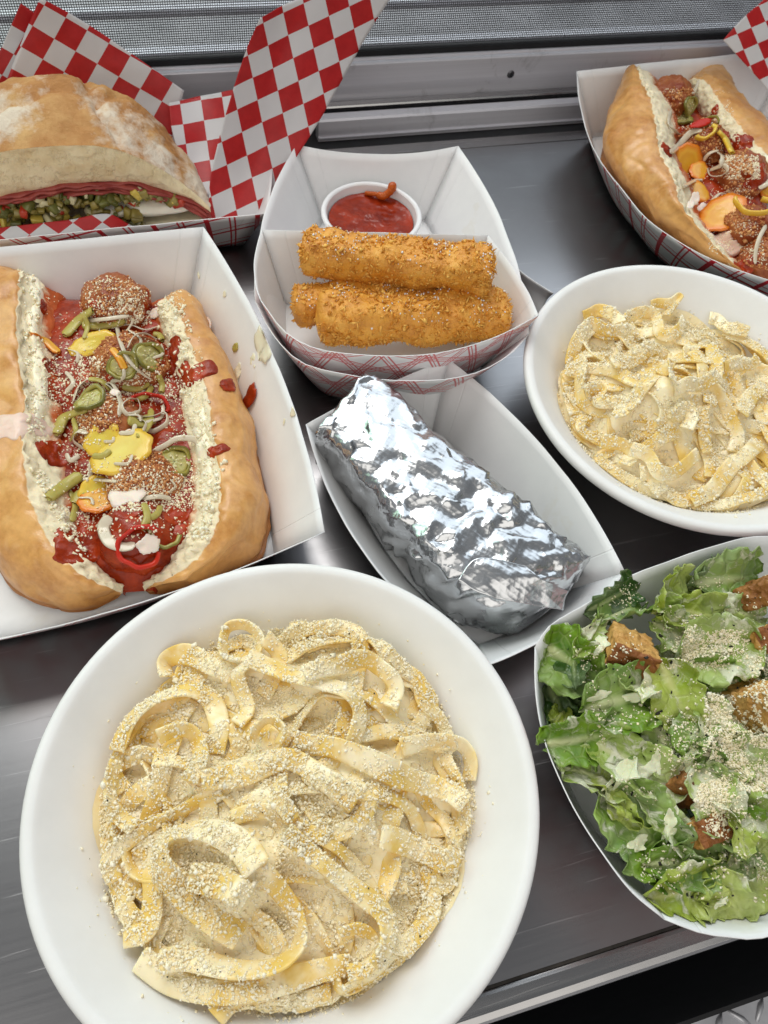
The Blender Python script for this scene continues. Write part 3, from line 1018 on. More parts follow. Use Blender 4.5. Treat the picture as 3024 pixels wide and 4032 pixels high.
heroes2 = [
    ([(820, 1425), (900, 1430), (960, 1480), (980, 1545)], [20, 50, 40, 10], 0.1, 1.3),
    ([(1170, 1570), (1240, 1540), (1310, 1500), (1370, 1420), (1500, 1300), (1600, 1200)], [10, 30, 20, 10, 10, 0], 0.2, 1.3),
    ([(1370, 730), (1450, 715), (1560, 705), (1600, 650)], [50, 60, 55, 40], 0.2, 1.1),
    ([(1480, 1030), (1540, 920), (1625, 850)], [10, 15, 10], 0.3, 1.3),
    ([(480, 400), (560, 380), (640, 390), (695, 430), (690, 490)], [60, 65, 60, 60, 40], 0.3, 1.2),
    ([(720, 480), (760, 415), (830, 390), (920, 430), (960, 485), (1080, 495), (1110, 430)], [60, 70, 70, 55, 45, 60, 60], 0.3, 1.1),
    ([(890, 370), (960, 310), (1040, 300), (1055, 350), (1000, 405)], [60, 70, 70, 60, 30], 0.35, 1.0),
    ([(1270, 425), (1360, 385), (1460, 370), (1590, 420)], [20, 40, 30, 20], 0.2, 1.2),
    ([(650, 720), (760, 700), (900, 680), (1010, 660)], [10, 20, 45, 50], 0.2, 1.2),
    ([(500, 880), (530, 840), (620, 835), (560, 960), (700, 965), (745, 900)], [60, 70, 60, 40, 30, 10], 0.3, 1.0),
    ([(1060, 870), (1150, 880), (1260, 840), (1350, 790)], [50, 55, 45, 20], 0.25, 1.2),
    ([(680, 980), (770, 930), (880, 875), (960, 805), (1000, 745), (1030, 790), (1010, 890)], [-30, -30, -25, -30, -60, -70, -40], 0.35, 1.35),
    ([(900, 1180), (1000, 1205), (1100, 1225), (1200, 1290)], [20, 30, 25, 10], 0.3, 1.3),
    ([(560, 1250), (640, 1212), (740, 1235), (795, 1300), (740, 1340)], [50, 60, 60, 60, 30], 0.25, 1.15),
    ([(780, 1240), (860, 1345), (960, 1415), (1080, 1400), (1170, 1330)], [50, 60, 65, 60, 40], 0.35, 1.15),
    ([(1050, 1030), (1120, 1010), (1170, 1050), (1140, 1110)], [60, 60, 50, 20], 0.25, 1.1),
]
pasta1, _, _ = pasta_dish(B1, "creamy ribbon pasta under grated cheese in the bowl at the counter edge", heroes1, c1, 11, 27000,
                         [(960, 780, 1.5, 0.7), (620, 920, 1.2, 0.7), (640, 650, 1.1, 0.5), (860, 410, 1.3, 0.5), (890, 250, 1.2, 0.9), (690, 760, 1.0, 0.4), (1050, 1030, 0.9, 0.5), (900, 690, 1.4, 0.4), (1230, 1050, 0.9, 0.8), (330, 880, 0.7, 0.7), (820, 1100, 0.6, 0.6)])
pasta2, _, _ = pasta_dish(B2, "creamy ribbon pasta under grated cheese in the bowl beside the foil parcel", heroes2, c2, 23, 22000, film=0.36, drifts=
                        
                         [(760, 660, 1.4, 0.8), (1250, 430, 1.2, 0.7), (1400, 640, 1.3, 0.6), (820, 1080, 1.3, 0.7), (1300, 1080, 1.5, 0.6), (420, 880, 0.9, 0.9), (1500, 520, 1.0, 0.5), (1080, 620, 1.0, 0.4)])
# ------------------------------------------------------------------ meatball subs
def mat_bread(name, lo, hi, dark, crumb=(0.88, 0.76, 0.52)):
    """crust and crumb on one loaf; 'crumb' is a per-vertex mask, 'bake' how dark the crust was baked"""
    t = NT(name)
    co = t.coord('Object')
    n1 = t.noise(28, 5, 0.6, co, 0.2)
    n2 = t.noise(260, 4, 0.6, co)
    crust = t.ramp(t.math('ADD', t.math('MULTIPLY', n1, 0.7), t.math('MULTIPLY', t.noise(95, 5, 0.7, co, 0.4), 0.3)), [(0.36, lo), (0.62, hi)])
    crust = t.mix(t.math('MULTIPLY', t.ramp(n2, [(0.35, (0, 0, 0)), (0.75, (1, 1, 1))]), 0.35), crust, tuple(min(1, x * 1.25) for x in hi))
    bake = t.math('ADD', t.attr('bake'), t.math('MULTIPLY', t.math('SUBTRACT', n1, 0.5), 0.9))
    crust = t.mix(t.ramp(bake, [(0.35, (0, 0, 0)), (1.0, (1, 1, 1))]), crust, dark)
    vo = t.n('ShaderNodeTexVoronoi'); vo.inputs['Scale'].default_value = 420; t.l(co, vo.inputs['Vector'])
    cr = t.ramp(t.noise(140, 5, 0.65, co), [(0.3, tuple(x * 0.82 for x in crumb)), (0.65, crumb)])
    msk = t.math('ADD', t.attr('crumb'), t.math('MULTIPLY', t.math('SUBTRACT', t.noise(90, 4, 0.6, co), 0.5), 0.55))
    msk = t.ramp(msk, [(0.44, (0, 0, 0)), (0.56, (1, 1, 1))])
    st_ = t.math('ADD', t.attr('stain'), t.math('MULTIPLY', t.math('SUBTRACT', t.noise(70, 5, 0.65, co, 0.3), 0.5), 1.1))
    cr = t.mix(t.ramp(st_, [(0.45, (0, 0, 0)), (0.75, (1, 1, 1))]), cr, (0.50, 0.10, 0.018))
    t.col(t.mix(msk, crust, cr))
    rr = t.n('ShaderNodeMapRange'); t.l(msk, rr.inputs[0]); rr.inputs[3].default_value = 0.30; rr.inputs[4].default_value = 0.85
    t.l(rr.outputs[0], t.b.inputs['Roughness'])
    t.sss(0.18, (1.0, 0.6, 0.3), 0.2)
    h = t.math('ADD', t.math('MULTIPLY', n2, 0.5), t.math('MULTIPLY', t.math('MULTIPLY', msk, t.math('SUBTRACT', 1.0, vo.outputs['Distance'])), 0.9))
    nb = t.bump(h, 0.35, 0.08)
    t.bump(t.noise(60, 5, 0.6, co), 0.25, 0.12, nb)
    return t.m


BUN = mat_bread("soft_roll", (0.43, 0.165, 0.033), (0.70, 0.385, 0.125), (0.24, 0.068, 0.014))
CIABATTA = mat_bread("floured_ciabatta", (0.46, 0.22, 0.065), (0.62, 0.36, 0.13), (0.30, 0.11, 0.03), (0.74, 0.66, 0.46))


def mat_wet(name, lo, hi, rough=0.22, scale=70, sss=0.2, bump=0.5, bscale=180, coat=0.0):
    t = NT(name)
    co = t.coord('Object')
    t.col(t.ramp(t.noise(scale, 5, 0.65, co, 0.4), [(0.3, lo), (0.72, hi)]))
    t.set(Roughness=rough)
    if sss: t.sss(sss, (1.0, 0.45, 0.25), 0.15)
    t.bump(t.noise(bscale, 4, 0.65, co), bump, 0.1)
    t.b.inputs['Specular IOR Level'].default_value = 0.28
    if coat: t.b.inputs['Coat Weight'].default_value = coat; t.b.inputs['Coat Roughness'].default_value = 0.12
    return t.m


MARINARA = mat_wet("tomato_sauce", (0.15, 0.009, 0.002), (0.46, 0.05, 0.008), 0.2, 75, 0.0, 0.7, 190)
MEAT = mat_wet("browned_meat", (0.20, 0.022, 0.006), (0.50, 0.19, 0.06), 0.32, 38, 0.0, 1.0, 160)
RICOTTA = mat_wet("whipped_ricotta", (0.90, 0.79, 0.54), (0.95, 0.90, 0.74), 0.3, 90, 0.2, 0.8, 150)
PINKSAUCE = mat_wet("pink_cream_drip", (0.76, 0.55, 0.44), (0.82, 0.64, 0.54), 0.22, 40, 0.3, 0.15, 80)
ONION = NT("pickled_onion")
ONION.col((0.84, 0.74, 0.56)).set(Roughness=0.15); ONION.b.inputs['Transmission Weight'].default_value = 0.25
ONION = ONION.m
REDPEP = mat_wet("red_chilli_flesh", (0.42, 0.015, 0.01), (0.60, 0.04, 0.015), 0.15, 40, 0.2, 0.1, 60)
GREENPICKLE = mat_wet("pickled_celery", (0.36, 0.30, 0.06), (0.52, 0.45, 0.14), 0.2, 60, 0.35, 0.15, 90)
WHITEFLAKE = mat_wet("cheese_shaving", (0.80, 0.66, 0.55), (0.86, 0.76, 0.67), 0.5, 60, 0.35, 0.4, 140)


def mat_radial(name, stops, rough=0.2, sss=0.3):
    """coloured from the middle to the rim by the per-vertex value rad"""
    t = NT(name)
    co = t.coord('Object')
    r = t.math('ADD', t.attr('rad'), t.math('MULTIPLY', t.math('SUBTRACT', t.noise(130, 3, 0.6, co), 0.5), 0.16))
    t.col(t.ramp(r, stops)); t.set(Roughness=rough); t.sss(sss, (1, 0.6, 0.25), 0.15)
    t.bump(t.noise(120, 3, 0.6, co), 0.1, 0.08)
    return t.m


CARROT = mat_radial("orange_carrot", [(0.0, (0.72, 0.38, 0.03)), (0.45, (0.70, 0.33, 0.03)), (0.6, (0.76, 0.40, 0.04)), (0.85, (0.72, 0.22, 0.015)), (1.0, (0.66, 0.17, 0.01))])
YCARROT = mat_radial("yellow_carrot", [(0.0, (0.72, 0.58, 0.10)), (0.5, (0.68, 0.50, 0.07)), (0.8, (0.74, 0.52, 0.06)), (1.0, (0.70, 0.42, 0.04))])
JALAP = mat_radial("pickled_jalapeno", [(0.0, (0.52, 0.48, 0.22)), (0.45, (0.42, 0.37, 0.10)), (0.8, (0.35, 0.30, 0.06)), (0.93, (0.20, 0.18, 0.03)), (1.0, (0.16, 0.15, 0.025))])


def bun_half(name, parent, stations, conv, zr, zo, zi, centre, seed=0, nlen=130, nsec=84, bake_low=0.85, m=None, tear=0.17, tuck=0.0, inside=None):
    """stations: (outer, ridge, inner) photo points along the loaf; zr/zo/zi heights; centre: photo points of the middle line"""
    rows = []
    ns = len(stations)
    for k, (o, r, i) in enumerate(stations):
        t = k / (ns - 1)
        z_r, z_o, z_i = [np.interp(t, np.linspace(0, 1, len(a)), a) for a in (zr, zo, zi)]
        O, R_, I = P(*conv(*o), z_o), P(*conv(*r), z_r), P(*conv(*i), z_i)
        C_ = P(*conv(*centre[k]), 1.2)
        if tuck:
            d_ = (C_ - O)[:2]; O = O.copy(); O[:2] += d_ / np.linalg.norm(d_) * 0.7
        O2 = O * 0.85 + R_ * 0.15; O2[2] = 0.42
        om = (O2 + O) / 2 + (O - R_) * 0.08; om[2] = O[2] * 0.5
        if tuck:
            dd = np.array([*(d_ / np.linalg.norm(d_)), 0]); om = O + dd * 1.5; om[2] = O[2] * 0.55; O2 = O + dd * (1.0 + tuck); O2[2] = 0.6
        mid = O * 0.55 + R_ * 0.45 + (O - R_) * (0.12 if not tuck else 0.03); mid[2] = z_o * 0.28 + z_r * 0.72
        ib = I * 0.75 + C_ * 0.25; ib[2] = z_i * 0.72
        ic = I * 0.35 + C_ * 0.65; ic[2] = 1.3
        bot = O2 * 0.25 + C_ * 0.75; bot[2] = 0.4
        rows.append([bot, O2, om, O, mid, R_, I, ib, ic])
    rows = np.array(rows)                                 # ns,9,3
    rows = np.stack([catmull(rows[:, j], nlen) for j in range(9)], 1)
    g = np.stack([catmull(rows[a], nsec) for a in range(nlen)], 0)  # nlen,nsec,3
    # taper both ends to a point so the loaf closes
    lt = np.linspace(0, 1, nlen)
    w = np.minimum(1, np.minimum(lt, 1 - lt) / 0.05) ** 0.5
    cen = g.mean(1, keepdims=True)
    g = cen + (g - cen) * w[:, None, None]
    tt = np.linspace(0, 8, nsec)
    crumb = sstep(5.05, 5.7, tt)[None, :] * np.ones((nlen, 1))
    bake = (sstep(4.6, 1.2, tt) * bake_low)[None, :] * np.ones((nlen, 1))
    v = g.reshape(-1, 3)
    cf = crumb.reshape(-1)
    # displacement: soft lumps on the crust, torn crumb inside
    nrm = np.cross(np.gradient(g, axis=0).reshape(-1, 3), np.gradient(g, axis=1).reshape(-1, 3)); nrm /= np.linalg.norm(nrm, axis=1)[:, None] + 1e-9
    lump = 0.26 * fbm(v, 0.4, 2, seed) + 0.05 * fbm(v, 1.1, 3, seed + 1) - 0.10 * np.clip(0.12 - np.abs(noise(v, 0.45, seed + 9)), 0, 1) / 0.12
    torn = tear * fbm(v, 1.6, 4, seed + 2) * 1.6 + tear * 0.8 * noise(v, 3.4, seed) - tear * 1.6 * np.clip(noise(v, 1.9, seed + 4) - 0.2, 0, 1)
    v = v + nrm * (lump * (1 - cf) + torn * cf)[:, None]
    edge = np.exp(-((tt - 5.7) / 0.4) ** 2)[None, :].repeat(nlen, 0).reshape(-1)
    v += (np.stack([noise(v, 2.6, seed + 5), noise(v, 2.6, seed + 6), noise(v, 2.6, seed + 7)], 1)) * (edge * tear * 1.8)[:, None]
    v[:, 2] = np.maximum(v[:, 2], 0.2)
    if inside: v = keep_inside(v, *inside)
    o = mesh(name, v, grid_faces(nlen, nsec, False, True), m or BUN, parent, attrs={"crumb": cf, "bake": bake.reshape(-1), "stain": np.tile(sstep(6.0, 7.6, tt), nlen)})
    return o


def blob(c, r, sub=4, amp=0.1, freq=0.6, seed=0, squash=(1, 1, 1), octv=4):
    v, f = ico(sub)
    d = 1 + amp * fbm(v * 2.0, freq, octv, seed)
    return v * d[:, None] * np.asarray(squash) * r + np.asarray(c), f


def hit(tree, u, v, need=False):
    d = ray(u, v); d = d / np.linalg.norm(d)
    h = tree.ray_cast(Vector(CAM), Vector(d))
    if h[0] is None: return (None, None) if need else (P(u, v, 2.0), np.array([0, 0, 1.0]))
    n = np.array(h[1]);
    if n @ d > 0: n = -n
    return np.array(h[0]), n


def frame_of(n, spin, tilt=(0, 0)):
    n = n / np.linalg.norm(n)
    a = np.cross(np.array([0, 1.0, 0.13]), n); a /= np.linalg.norm(a); b = np.cross(n, a)
    R = np.stack([a, b, n], 1)
    return R @ rotm((0, 0, 1), spin) @ rotm((1, 0, 0), tilt[0]) @ rotm((0, 1, 0), tilt[1])


def slice_disc(name, label, cat, tree, uv, r, m, spin=0, tilt=(0, 0), squash=1.0, th=0.2, ruffle=0.04, lift=0.12, group=None, up=0.5, dish=0.05):
    p, n = hit(tree, *uv)
    n = n * (1 - up) + np.array([-0.15, -0.3, 0.95]) * up
    R = frame_of(n, spin, tilt)
    na, nr = 40, 7
    a = np.linspace(0, 2 * math.pi, na, endpoint=False); rr = np.linspace(0, 1, nr)
    rad = r * (1 + ruffle * np.sin(9 * a + spin) + 0.05 * np.sin(2 * a))
    top = np.stack([rr[:, None] * rad * np.cos(a), rr[:, None] * rad * np.sin(a) * squash, th / 2 * (1 - 0.6 * rr[:, None] ** 8) + dish * r * np.sin(2 * a + spin) * rr[:, None] ** 2 + 0.02 * np.sin(5 * rr[:, None] * 3 + 0 * a)], -1)
    bot = top * np.array([1, 1, 1]); bot[:, :, 2] -= th * (1 - 0.6 * rr[:, None] ** 8)
    v = np.concatenate([top.reshape(-1, 3), bot[::-1].reshape(-1, 3)])
    radv = np.concatenate([np.repeat(rr, na), np.repeat(rr[::-1], na)])
    v = v @ R.T + p + n / np.linalg.norm(n) * lift
    f = grid_faces(2 * nr, na, False, True)
    return mesh(name, v, f, m, None, label=label, cat=cat, group=group, attrs={"rad": radv}, org=p)


def ring_slice(name, label, cat, tree, uv, r, m, spin=0, tilt=(0, 0), wall=0.22, th=0.28, squash=0.85, lift=0.15, arc=2 * math.pi, group=None, membrane=True, up=0.4, mm=None):
    p, n = hit(tree, *uv)
    n = n * (1 - up) + np.array([-0.15, -0.3, 0.95]) * up
    R = frame_of(n, spin, tilt)
    na = 44
    closed = arc > 6.2
    a = np.linspace(0, arc, na, endpoint=not closed)
    sec = [(1.0, 0.35), (0.96, 0.5), (1 - wall * 0.5, 0.55), (1 - wall, 0.4), (1 - wall - 0.02, 0), (1 - wall, -0.4), (1 - wall * 0.5, -0.5), (0.97, -0.45), (1.0, -0.3), (1.01, 0)]
    wob = 1 + 0.06 * np.sin(3 * a + spin) + 0.03 * np.sin(7 * a)
    g = np.array([[[q[0] * r * w * math.cos(x), q[0] * r * w * math.sin(x) * squash, q[1] * th] for q in sec] for x, w in zip(a, wob)])
    g[:, :, 2] += (0.12 * r * np.sin(2 * a + spin))[:, None]
    v = g.reshape(-1, 3) @ R.T + p + n / np.linalg.norm(n) * lift
    rad = np.tile([q[0] for q in sec], na)
    f = grid_faces(na, len(sec), closed, True)
    faces = [list(q) for q in f]
    if not closed:
        faces += [list(range(len(sec)))[::-1], list(range((na - 1) * len(sec), na * len(sec)))]
    root = mesh(name, v, faces, m, None, label=label, cat=cat, group=group, attrs={"rad": rad}, org=p)
    if membrane:
        rr = np.linspace(0.05, 1 - wall, 6)
        mg = np.stack([rr[:, None] * r * wob * np.cos(a), rr[:, None] * r * wob * squash * np.sin(a), 0.10 * th * np.cos(6 * a) * np.ones_like(rr)[:, None] - 0.02], -1)
        mv = mg.reshape(-1, 3) @ R.T + p + n / np.linalg.norm(n) * lift
        o = mesh("seed_core", mv, grid_faces(6, na, False, closed), mm or JALAP, root, attrs={"rad": np.repeat(np.linspace(0, 0.45, 6), na)})
        solid(o, 0.1, 0)
        for k in range(7):
            x = k * 0.9 + spin
            sv, sf = ico(1)
            c_ = np.array([0.38 * r * math.cos(x), 0.38 * r * squash * math.sin(x), 0.10])
            mesh("seed", (sv * np.array([0.09, 0.06, 0.04]) + c_) @ R.T + p + n / np.linalg.norm(n) * lift, sf, SEED, root)
    return root


SEED = simple("pale_seed", (0.72, 0.64, 0.36), 0.35, 0.1, 200)


def strip(name, label, cat, tree, pts, m, width=0.35, th=0.12, lift=0.12, bank=30, group=None, arch=0.0, parent=None):
    hs = [hit(tree, *q) for q in pts]
    c = np.array([h[0] for h in hs]); nn = np.array([h[1] for h in hs]).mean(0) + np.array([0, 0, 0.6]); nn /= np.linalg.norm(nn)
    c = c + nn * lift
    t_ = np.linspace(0, 1, len(c)); c = c + nn * (arch * np.sin(math.pi * t_))[:, None]
    q = resample(catmull(c, 80), 34)
    q[:, 2] = gsmooth(q[:, 2], 2.5)
    T = np.gradient(q, axis=0); T /= np.linalg.norm(T, axis=1)[:, None]
    B = np.cross(T, nn); B /= np.linalg.norm(B, axis=1)[:, None]
    bk = math.radians(bank)
    W = B * math.cos(bk) + nn * math.sin(bk); N = np.cross(W, T)
    tp = np.minimum(1, np.minimum(np.linspace(0, 1, 34), np.linspace(1, 0, 34)) * 9 + 0.45)
    sec = [(-1, 0), (-0.7, 0.8), (0, 1), (0.7, 0.8), (1, 0), (0.7, -0.8), (0, -1), (-0.7, -0.8)]
    g = np.array([[q[k] + W[k] * a * width / 2 * tp[k] + N[k] * b * th / 2 for a, b in sec] for k in range(34)])
    v = g.reshape(-1, 3)
    f = [list(x) for x in grid_faces(34, 8, False, True)] + [list(range(8))[::-1], list(range(33 * 8, 34 * 8))]
    return mesh(name, v, f, m, parent, label=label, cat=cat, group=group, attrs={"rad": np.tile([1, .7, .4, .7, 1, .8, .8, .8], 34)}, org=q.mean(0))


def flake(name, label, cat, tree, uv, r, m, seed, squash=0.8, lift=0.12, th=0.1, up=0.5, spin=0.0, tilt=(0, 0), group=None, conform=False):
    p, n = hit(tree, *uv)
    n = n * (1 - up) + np.array([-0.15, -0.3, 0.95]) * up
    R = frame_of(n, spin, tilt)
    na, nr = 36, 6
    a = np.linspace(0, 2 * math.pi, na, endpoint=False); rr = np.linspace(0, 1, nr)
    pa = np.stack([np.cos(a), np.sin(a), np.zeros(na)], 1)
    rad = r * (1 + 0.28 * noise(pa, 1.6, seed) + 0.16 * noise(pa, 5, seed + 1))
    top = np.stack([rr[:, None] * rad * np.cos(a), rr[:, None] * rad * np.sin(a) * squash, np.zeros((nr, na))], -1)
    zz = 0.12 * r * noise(top.reshape(-1, 3), 1.5 / r, seed + 2).reshape(nr, na)
    top[:, :, 2] = zz + th / 2 * (1 - rr[:, None] ** 6 * 0.7); bot = top.copy(); bot[:, :, 2] = zz - th / 2 * (1 - rr[:, None] ** 6 * 0.7)
    v = np.concatenate([top.reshape(-1, 3), bot[::-1].reshape(-1, 3)]) @ R.T + p + n / np.linalg.norm(n) * lift
    if conform:                                   # lie on the surface below, point by point
        nn = n / np.linalg.norm(n)
        hgt = (v - p) @ nn
        for k in range(len(v)):
            q = tree.find_nearest(Vector(v[k] - nn * hgt[k]))
            if q[0] is not None:
                fn = np.array(q[1]); fn = fn if fn @ nn > 0 else -fn
                v[k] = np.array(q[0]) + fn * (0.03 + max(hgt[k], -0.02))
    return mesh(name, v, grid_faces(2 * nr, na, False, True), m, None, label=label, cat=cat, group=group, org=p)


def filling(name, parent, rows, conv, z, m, seed, amp=0.3, freq=0.5, nl=70, nw=40, fine=0.05, crown=0.5):
    """a lumpy sheet between left and right photo points, row by row"""
    L = np.array([P(*conv(*a), z) for a, b in rows]); R_ = np.array([P(*conv(*b), z) for a, b in rows])
    L, R_ = catmull(L, nl), catmull(R_, nl)
    s = np.linspace(0, 1, nw)
    g = L[:, None] * (1 - s)[None, :, None] + R_[:, None] * s[None, :, None]
    v = g.reshape(-1, 3)
    sw = np.tile(1 - (2 * s - 1) ** 2, nl); lw = np.repeat(1 - (2 * np.linspace(0, 1, nl) - 1) ** 8, nw)
    v[:, 2] += (crown * sw + amp * fbm(v, freq, 3, seed) + fine * fbm(v, 3.0, 3, seed + 1)) * lw - (1 - np.minimum(sw * 4, 1)) * 0.5 - (1 - lw) * 1.2
    return mesh(name, v, grid_faces(nl, nw), m, parent, orient="up")


def c3(u, v): return u * 0.4299, 493.7 + v * 0.4299


# ---- near sub
sub1 = thing("meatball_sub", "open meatball sub roll in the near white paper boat", "sandwich", (-4.5, 31, 0.2))
stL = [((-60, 215), (70, 125), (150, 165)), ((-170, 330), (60, 270), (125, 310)), ((-200, 520), (45, 480), (125, 520)), ((-200, 720), (60, 700), (150, 720)), ((-190, 920), (90, 880), (160, 900)), ((-180, 1100), (75, 1080), (160, 1100)),
       ((-150, 1330), (75, 1270), (215, 1280)), ((-90, 1530), (110, 1430), (285, 1470)), ((0, 1700), (190, 1580), (360, 1610)), ((150, 1835), (310, 1710), (470, 1715)), ((380, 1895), (450, 1795), (560, 1775)), ((570, 1860), (600, 1820), (645, 1800))]
ceL = [(450, 300), (480, 400), (500, 550), (540, 720), (560, 900), (580, 1100), (620, 1280), (640, 1450), (650, 1570), (660, 1660), (660, 1730), (665, 1790)]
b1 = bun_half("bread_half", sub1, stL, c3, [4.6, 5.2, 5.3, 5.2, 5.0, 4.9, 4.8, 4.5, 4.1, 3.6, 3.0, 2.2], [2.0, 2.0, 2.0, 1.9, 1.8, 1.8, 1.8, 1.7, 1.6, 1.4, 1.2, 1.0], [4.2, 4.6, 4.5, 4.4, 4.4, 4.4, 4.2, 4.0, 3.6, 3.1, 2.6, 1.9], ceL, 3)
stR = [((905, 310), (840, 322), (775, 345)), ((1010, 400), (925, 390), (830, 430)), ((1080, 560), (985, 545), (880, 565)), ((1180, 755), (1065, 745), (950, 765)), ((1265, 1000), (1110, 990), (1000, 1010)), ((1290, 1180), (1130, 1172), (1040, 1180)),
       ((1338, 1355), (1150, 1335), (1045, 1350)), ((1325, 1510), (1140, 1480), (1010, 1490)), ((1240, 1648), (1080, 1620), (930, 1610)), ((1010, 1778), (930, 1745), (830, 1712)), ((745, 1832), (735, 1808), (700, 1785))]
ceR = [(650, 330), (660, 430), (680, 560), (700, 760), (720, 1000), (740, 1180), (740, 1350), (740, 1480), (730, 1580), (700, 1690), (680, 1780)]
b2 = bun_half("bread_half", sub1, stR, c3, [3.8, 4.3, 4.4, 4.4, 4.4, 4.2, 4.4, 4.2, 3.8, 3.0, 2.0], [1.8, 1.8, 1.8, 1.7, 1.7, 1.6, 1.6, 1.5, 1.4, 1.2, 1.0], [3.5, 3.9, 3.9, 3.9, 3.8, 3.7, 3.8, 3.6, 3.2, 2.6, 1.8], ceR, 5)
rowsS = [((190, 280), (780, 330)), ((130, 420), (860, 450)), ((150, 600), (910, 600)), ((160, 800), (970, 780)), ((150, 1000), (1010, 1000)), ((170, 1180), (1040, 1180)), ((230, 1320), (1030, 1350)), ((320, 1520), (990, 1500)), ((430, 1660), (900, 1620)), ((600, 1780), (760, 1770))]
sauce1 = filling("tomato_sauce", sub1, rowsS, c3, 2.6, MARINARA, 4, 0.45, 0.45, fine=0.10)
ric = [((95, 170), (190, 200)), ((115, 300), (210, 330)), ((120, 480), (200, 520)), ((140, 640), (230, 660)), ((150, 800), (240, 830)), ((150, 940), (220, 960)), ((150, 1060), (170, 1070))]
ricL = filling("ricotta", sub1, ric, c3, 3.9, RICOTTA, 8, 0.5, 0.8, 50, 18, 0.16, 0.5)
ric2 = [((790, 350), (930, 370)), ((830, 450), (990, 480)), ((880, 600), (1050, 620)), ((930, 760), (1110, 800)), ((950, 900), (1120, 930)), ((970, 1060), (1130, 1080)), ((1000, 1200), (1150, 1210)), ((1000, 1330), (1120, 1330)), ((980, 1440), (1060, 1440))]
ricR = filling("ricotta", sub1, ric2, c3, 3.35, RICOTTA, 9, 0.5, 0.8, 60, 20, 0.18, 0.55)
balls = [((585, 385), 2.25, 3.3, "meatball dusted with cheese at the far end of the near sub"), ((650, 690), 2.3, 3.2, "meatball under the jalapeno slice in the near sub"),
         ((560, 1010), 2.2, 3.0, "meatball under the yellow carrot slices in the near sub"), ((720, 1290), 2.2, 2.9, "meatball beside the big onion ring in the near sub"),
         ((690, 1560), 2.3, 2.7, "sauce covered meatball at the near end of the near sub")]
mb = []
for k, (uv, r, z, lab) in enumerate(balls):
    c = P(*c3(*uv), z - 0.3)
    v, f = blob(c, r, 5, 0.24, 0.75, k + 2, (1, 1, 0.85), 6)
    mb.append(mesh("meatball", v, f, MARINARA if k == 4 else MEAT, None, label=lab, cat="meatball", group="meatballs in the near sub", org=c - np.array([0, 0, r * 0.8])))
# extra sauce poured over the meatballs
def glob(name, label, cat, tree, uv, r, m, seed, squash=0.8, parent=None, spin=0.0, h=0.25, amp=0.2):
    """a pool of sauce that follows the surface it was poured on"""
    p, n = hit(tree, *uv)
    n = n * 0.6 + np.array([0, -0.1, 0.4]); n /= np.linalg.norm(n)
    R = frame_of(n, spin)
    na, nr = 60, 16
    a = np.linspace(0, 2 * math.pi, na, endpoint=False); rr = np.linspace(0, 1, nr)
    pa = np.stack([np.cos(a), np.sin(a), np.zeros(na)], 1)
    rad = r * (1 + amp * 1.2 * noise(pa, 1.3, seed) + amp * 0.7 * noise(pa, 3.5, seed + 1))
    g = np.stack([rr[:, None] * rad * np.cos(a), rr[:, None] * rad * np.sin(a) * squash, np.zeros((nr, na))], -1).reshape(-1, 3) @ R.T + p
    hh = np.repeat(h * 0.55 * (1 - rr ** 3), na)
    out = g.copy()
    for k in range(len(g)):
        q = tree.ray_cast(Vector(g[k] + n * 1.6), Vector(-n), 3.6)
        if q[0] is None: q = tree.find_nearest(Vector(g[k]))
        out[k] = np.array(q[0])
    o2 = out.reshape(nr, na, 3)
    for _ in range(3):
        o2[1:-1] = 0.5 * o2[1:-1] + 0.25 * (o2[:-2] + o2[2:]); o2[:] = 0.5 * o2 + 0.25 * (np.roll(o2, 1, 1) + np.roll(o2, -1, 1))
    out = o2.reshape(-1, 3) + n * (hh + 0.03 + 0.06 * fbm(out, 1.5, 3, seed))[:, None]
    out[-na:] -= n * 0.12
    return mesh(name, out, grid_faces(nr, na, False, True), m, parent, label=label, cat=cat, org=None if parent is not None else p, orient="up")


tree1 = bvh_of([b1, b2, sauce1, ricL, ricR] + mb)
for k, (uv, r, sq, sp) in enumerate([((270, 700), 1.0, 0.8, 0.3), ((420, 640), 1.2, 0.6, 0.9), ((270, 1130), 1.1, 0.9, 0.2), ((860, 640), 1.3, 0.6, 1.0), ((1010, 720), 1.3, 0.5, 0.3), ((760, 420), 0.9, 0.5, 1.2), ((215, 390), 0.7, 0.5, 1.4), ((430, 1600), 1.6, 0.8, 0.4), ((880, 1420), 1.2, 0.7, 0.8), ((1095, 1112), 0.7, 0.5, 0.1), ((600, 1560), 1.6, .8, .3), ((470, 480), 1.0, 0.6, 0.5), ((560, 780), 1.1, 0.5, 0.2), ((420, 1200), 1.0, 0.6, 1.0), ((820, 1060), 1.2, 0.6, 0.6), ((620, 1420), 1.3, 0.5, 0.1), ((330, 800), 1.3, .7, .8), ((880, 800), 1.2, .6, .7)]):
    glob("sauce_pool", None, None, tree1, c3(*uv), r, MARINARA, k, sq, sub1, sp, 0.2)
glob("cream_drip", None, None, tree1, c3(70, 985), 1.5, PINKSAUCE, 21, 0.7, sub1, 0.1, 0.12, 0.4)
tree1 = bvh_of([o for o in sub1.children] + mb)


TANGRAIN = mat_grain("sauce_stained_cheese", (0.42, 0.11, 0.025), (0.74, 0.40, 0.16))


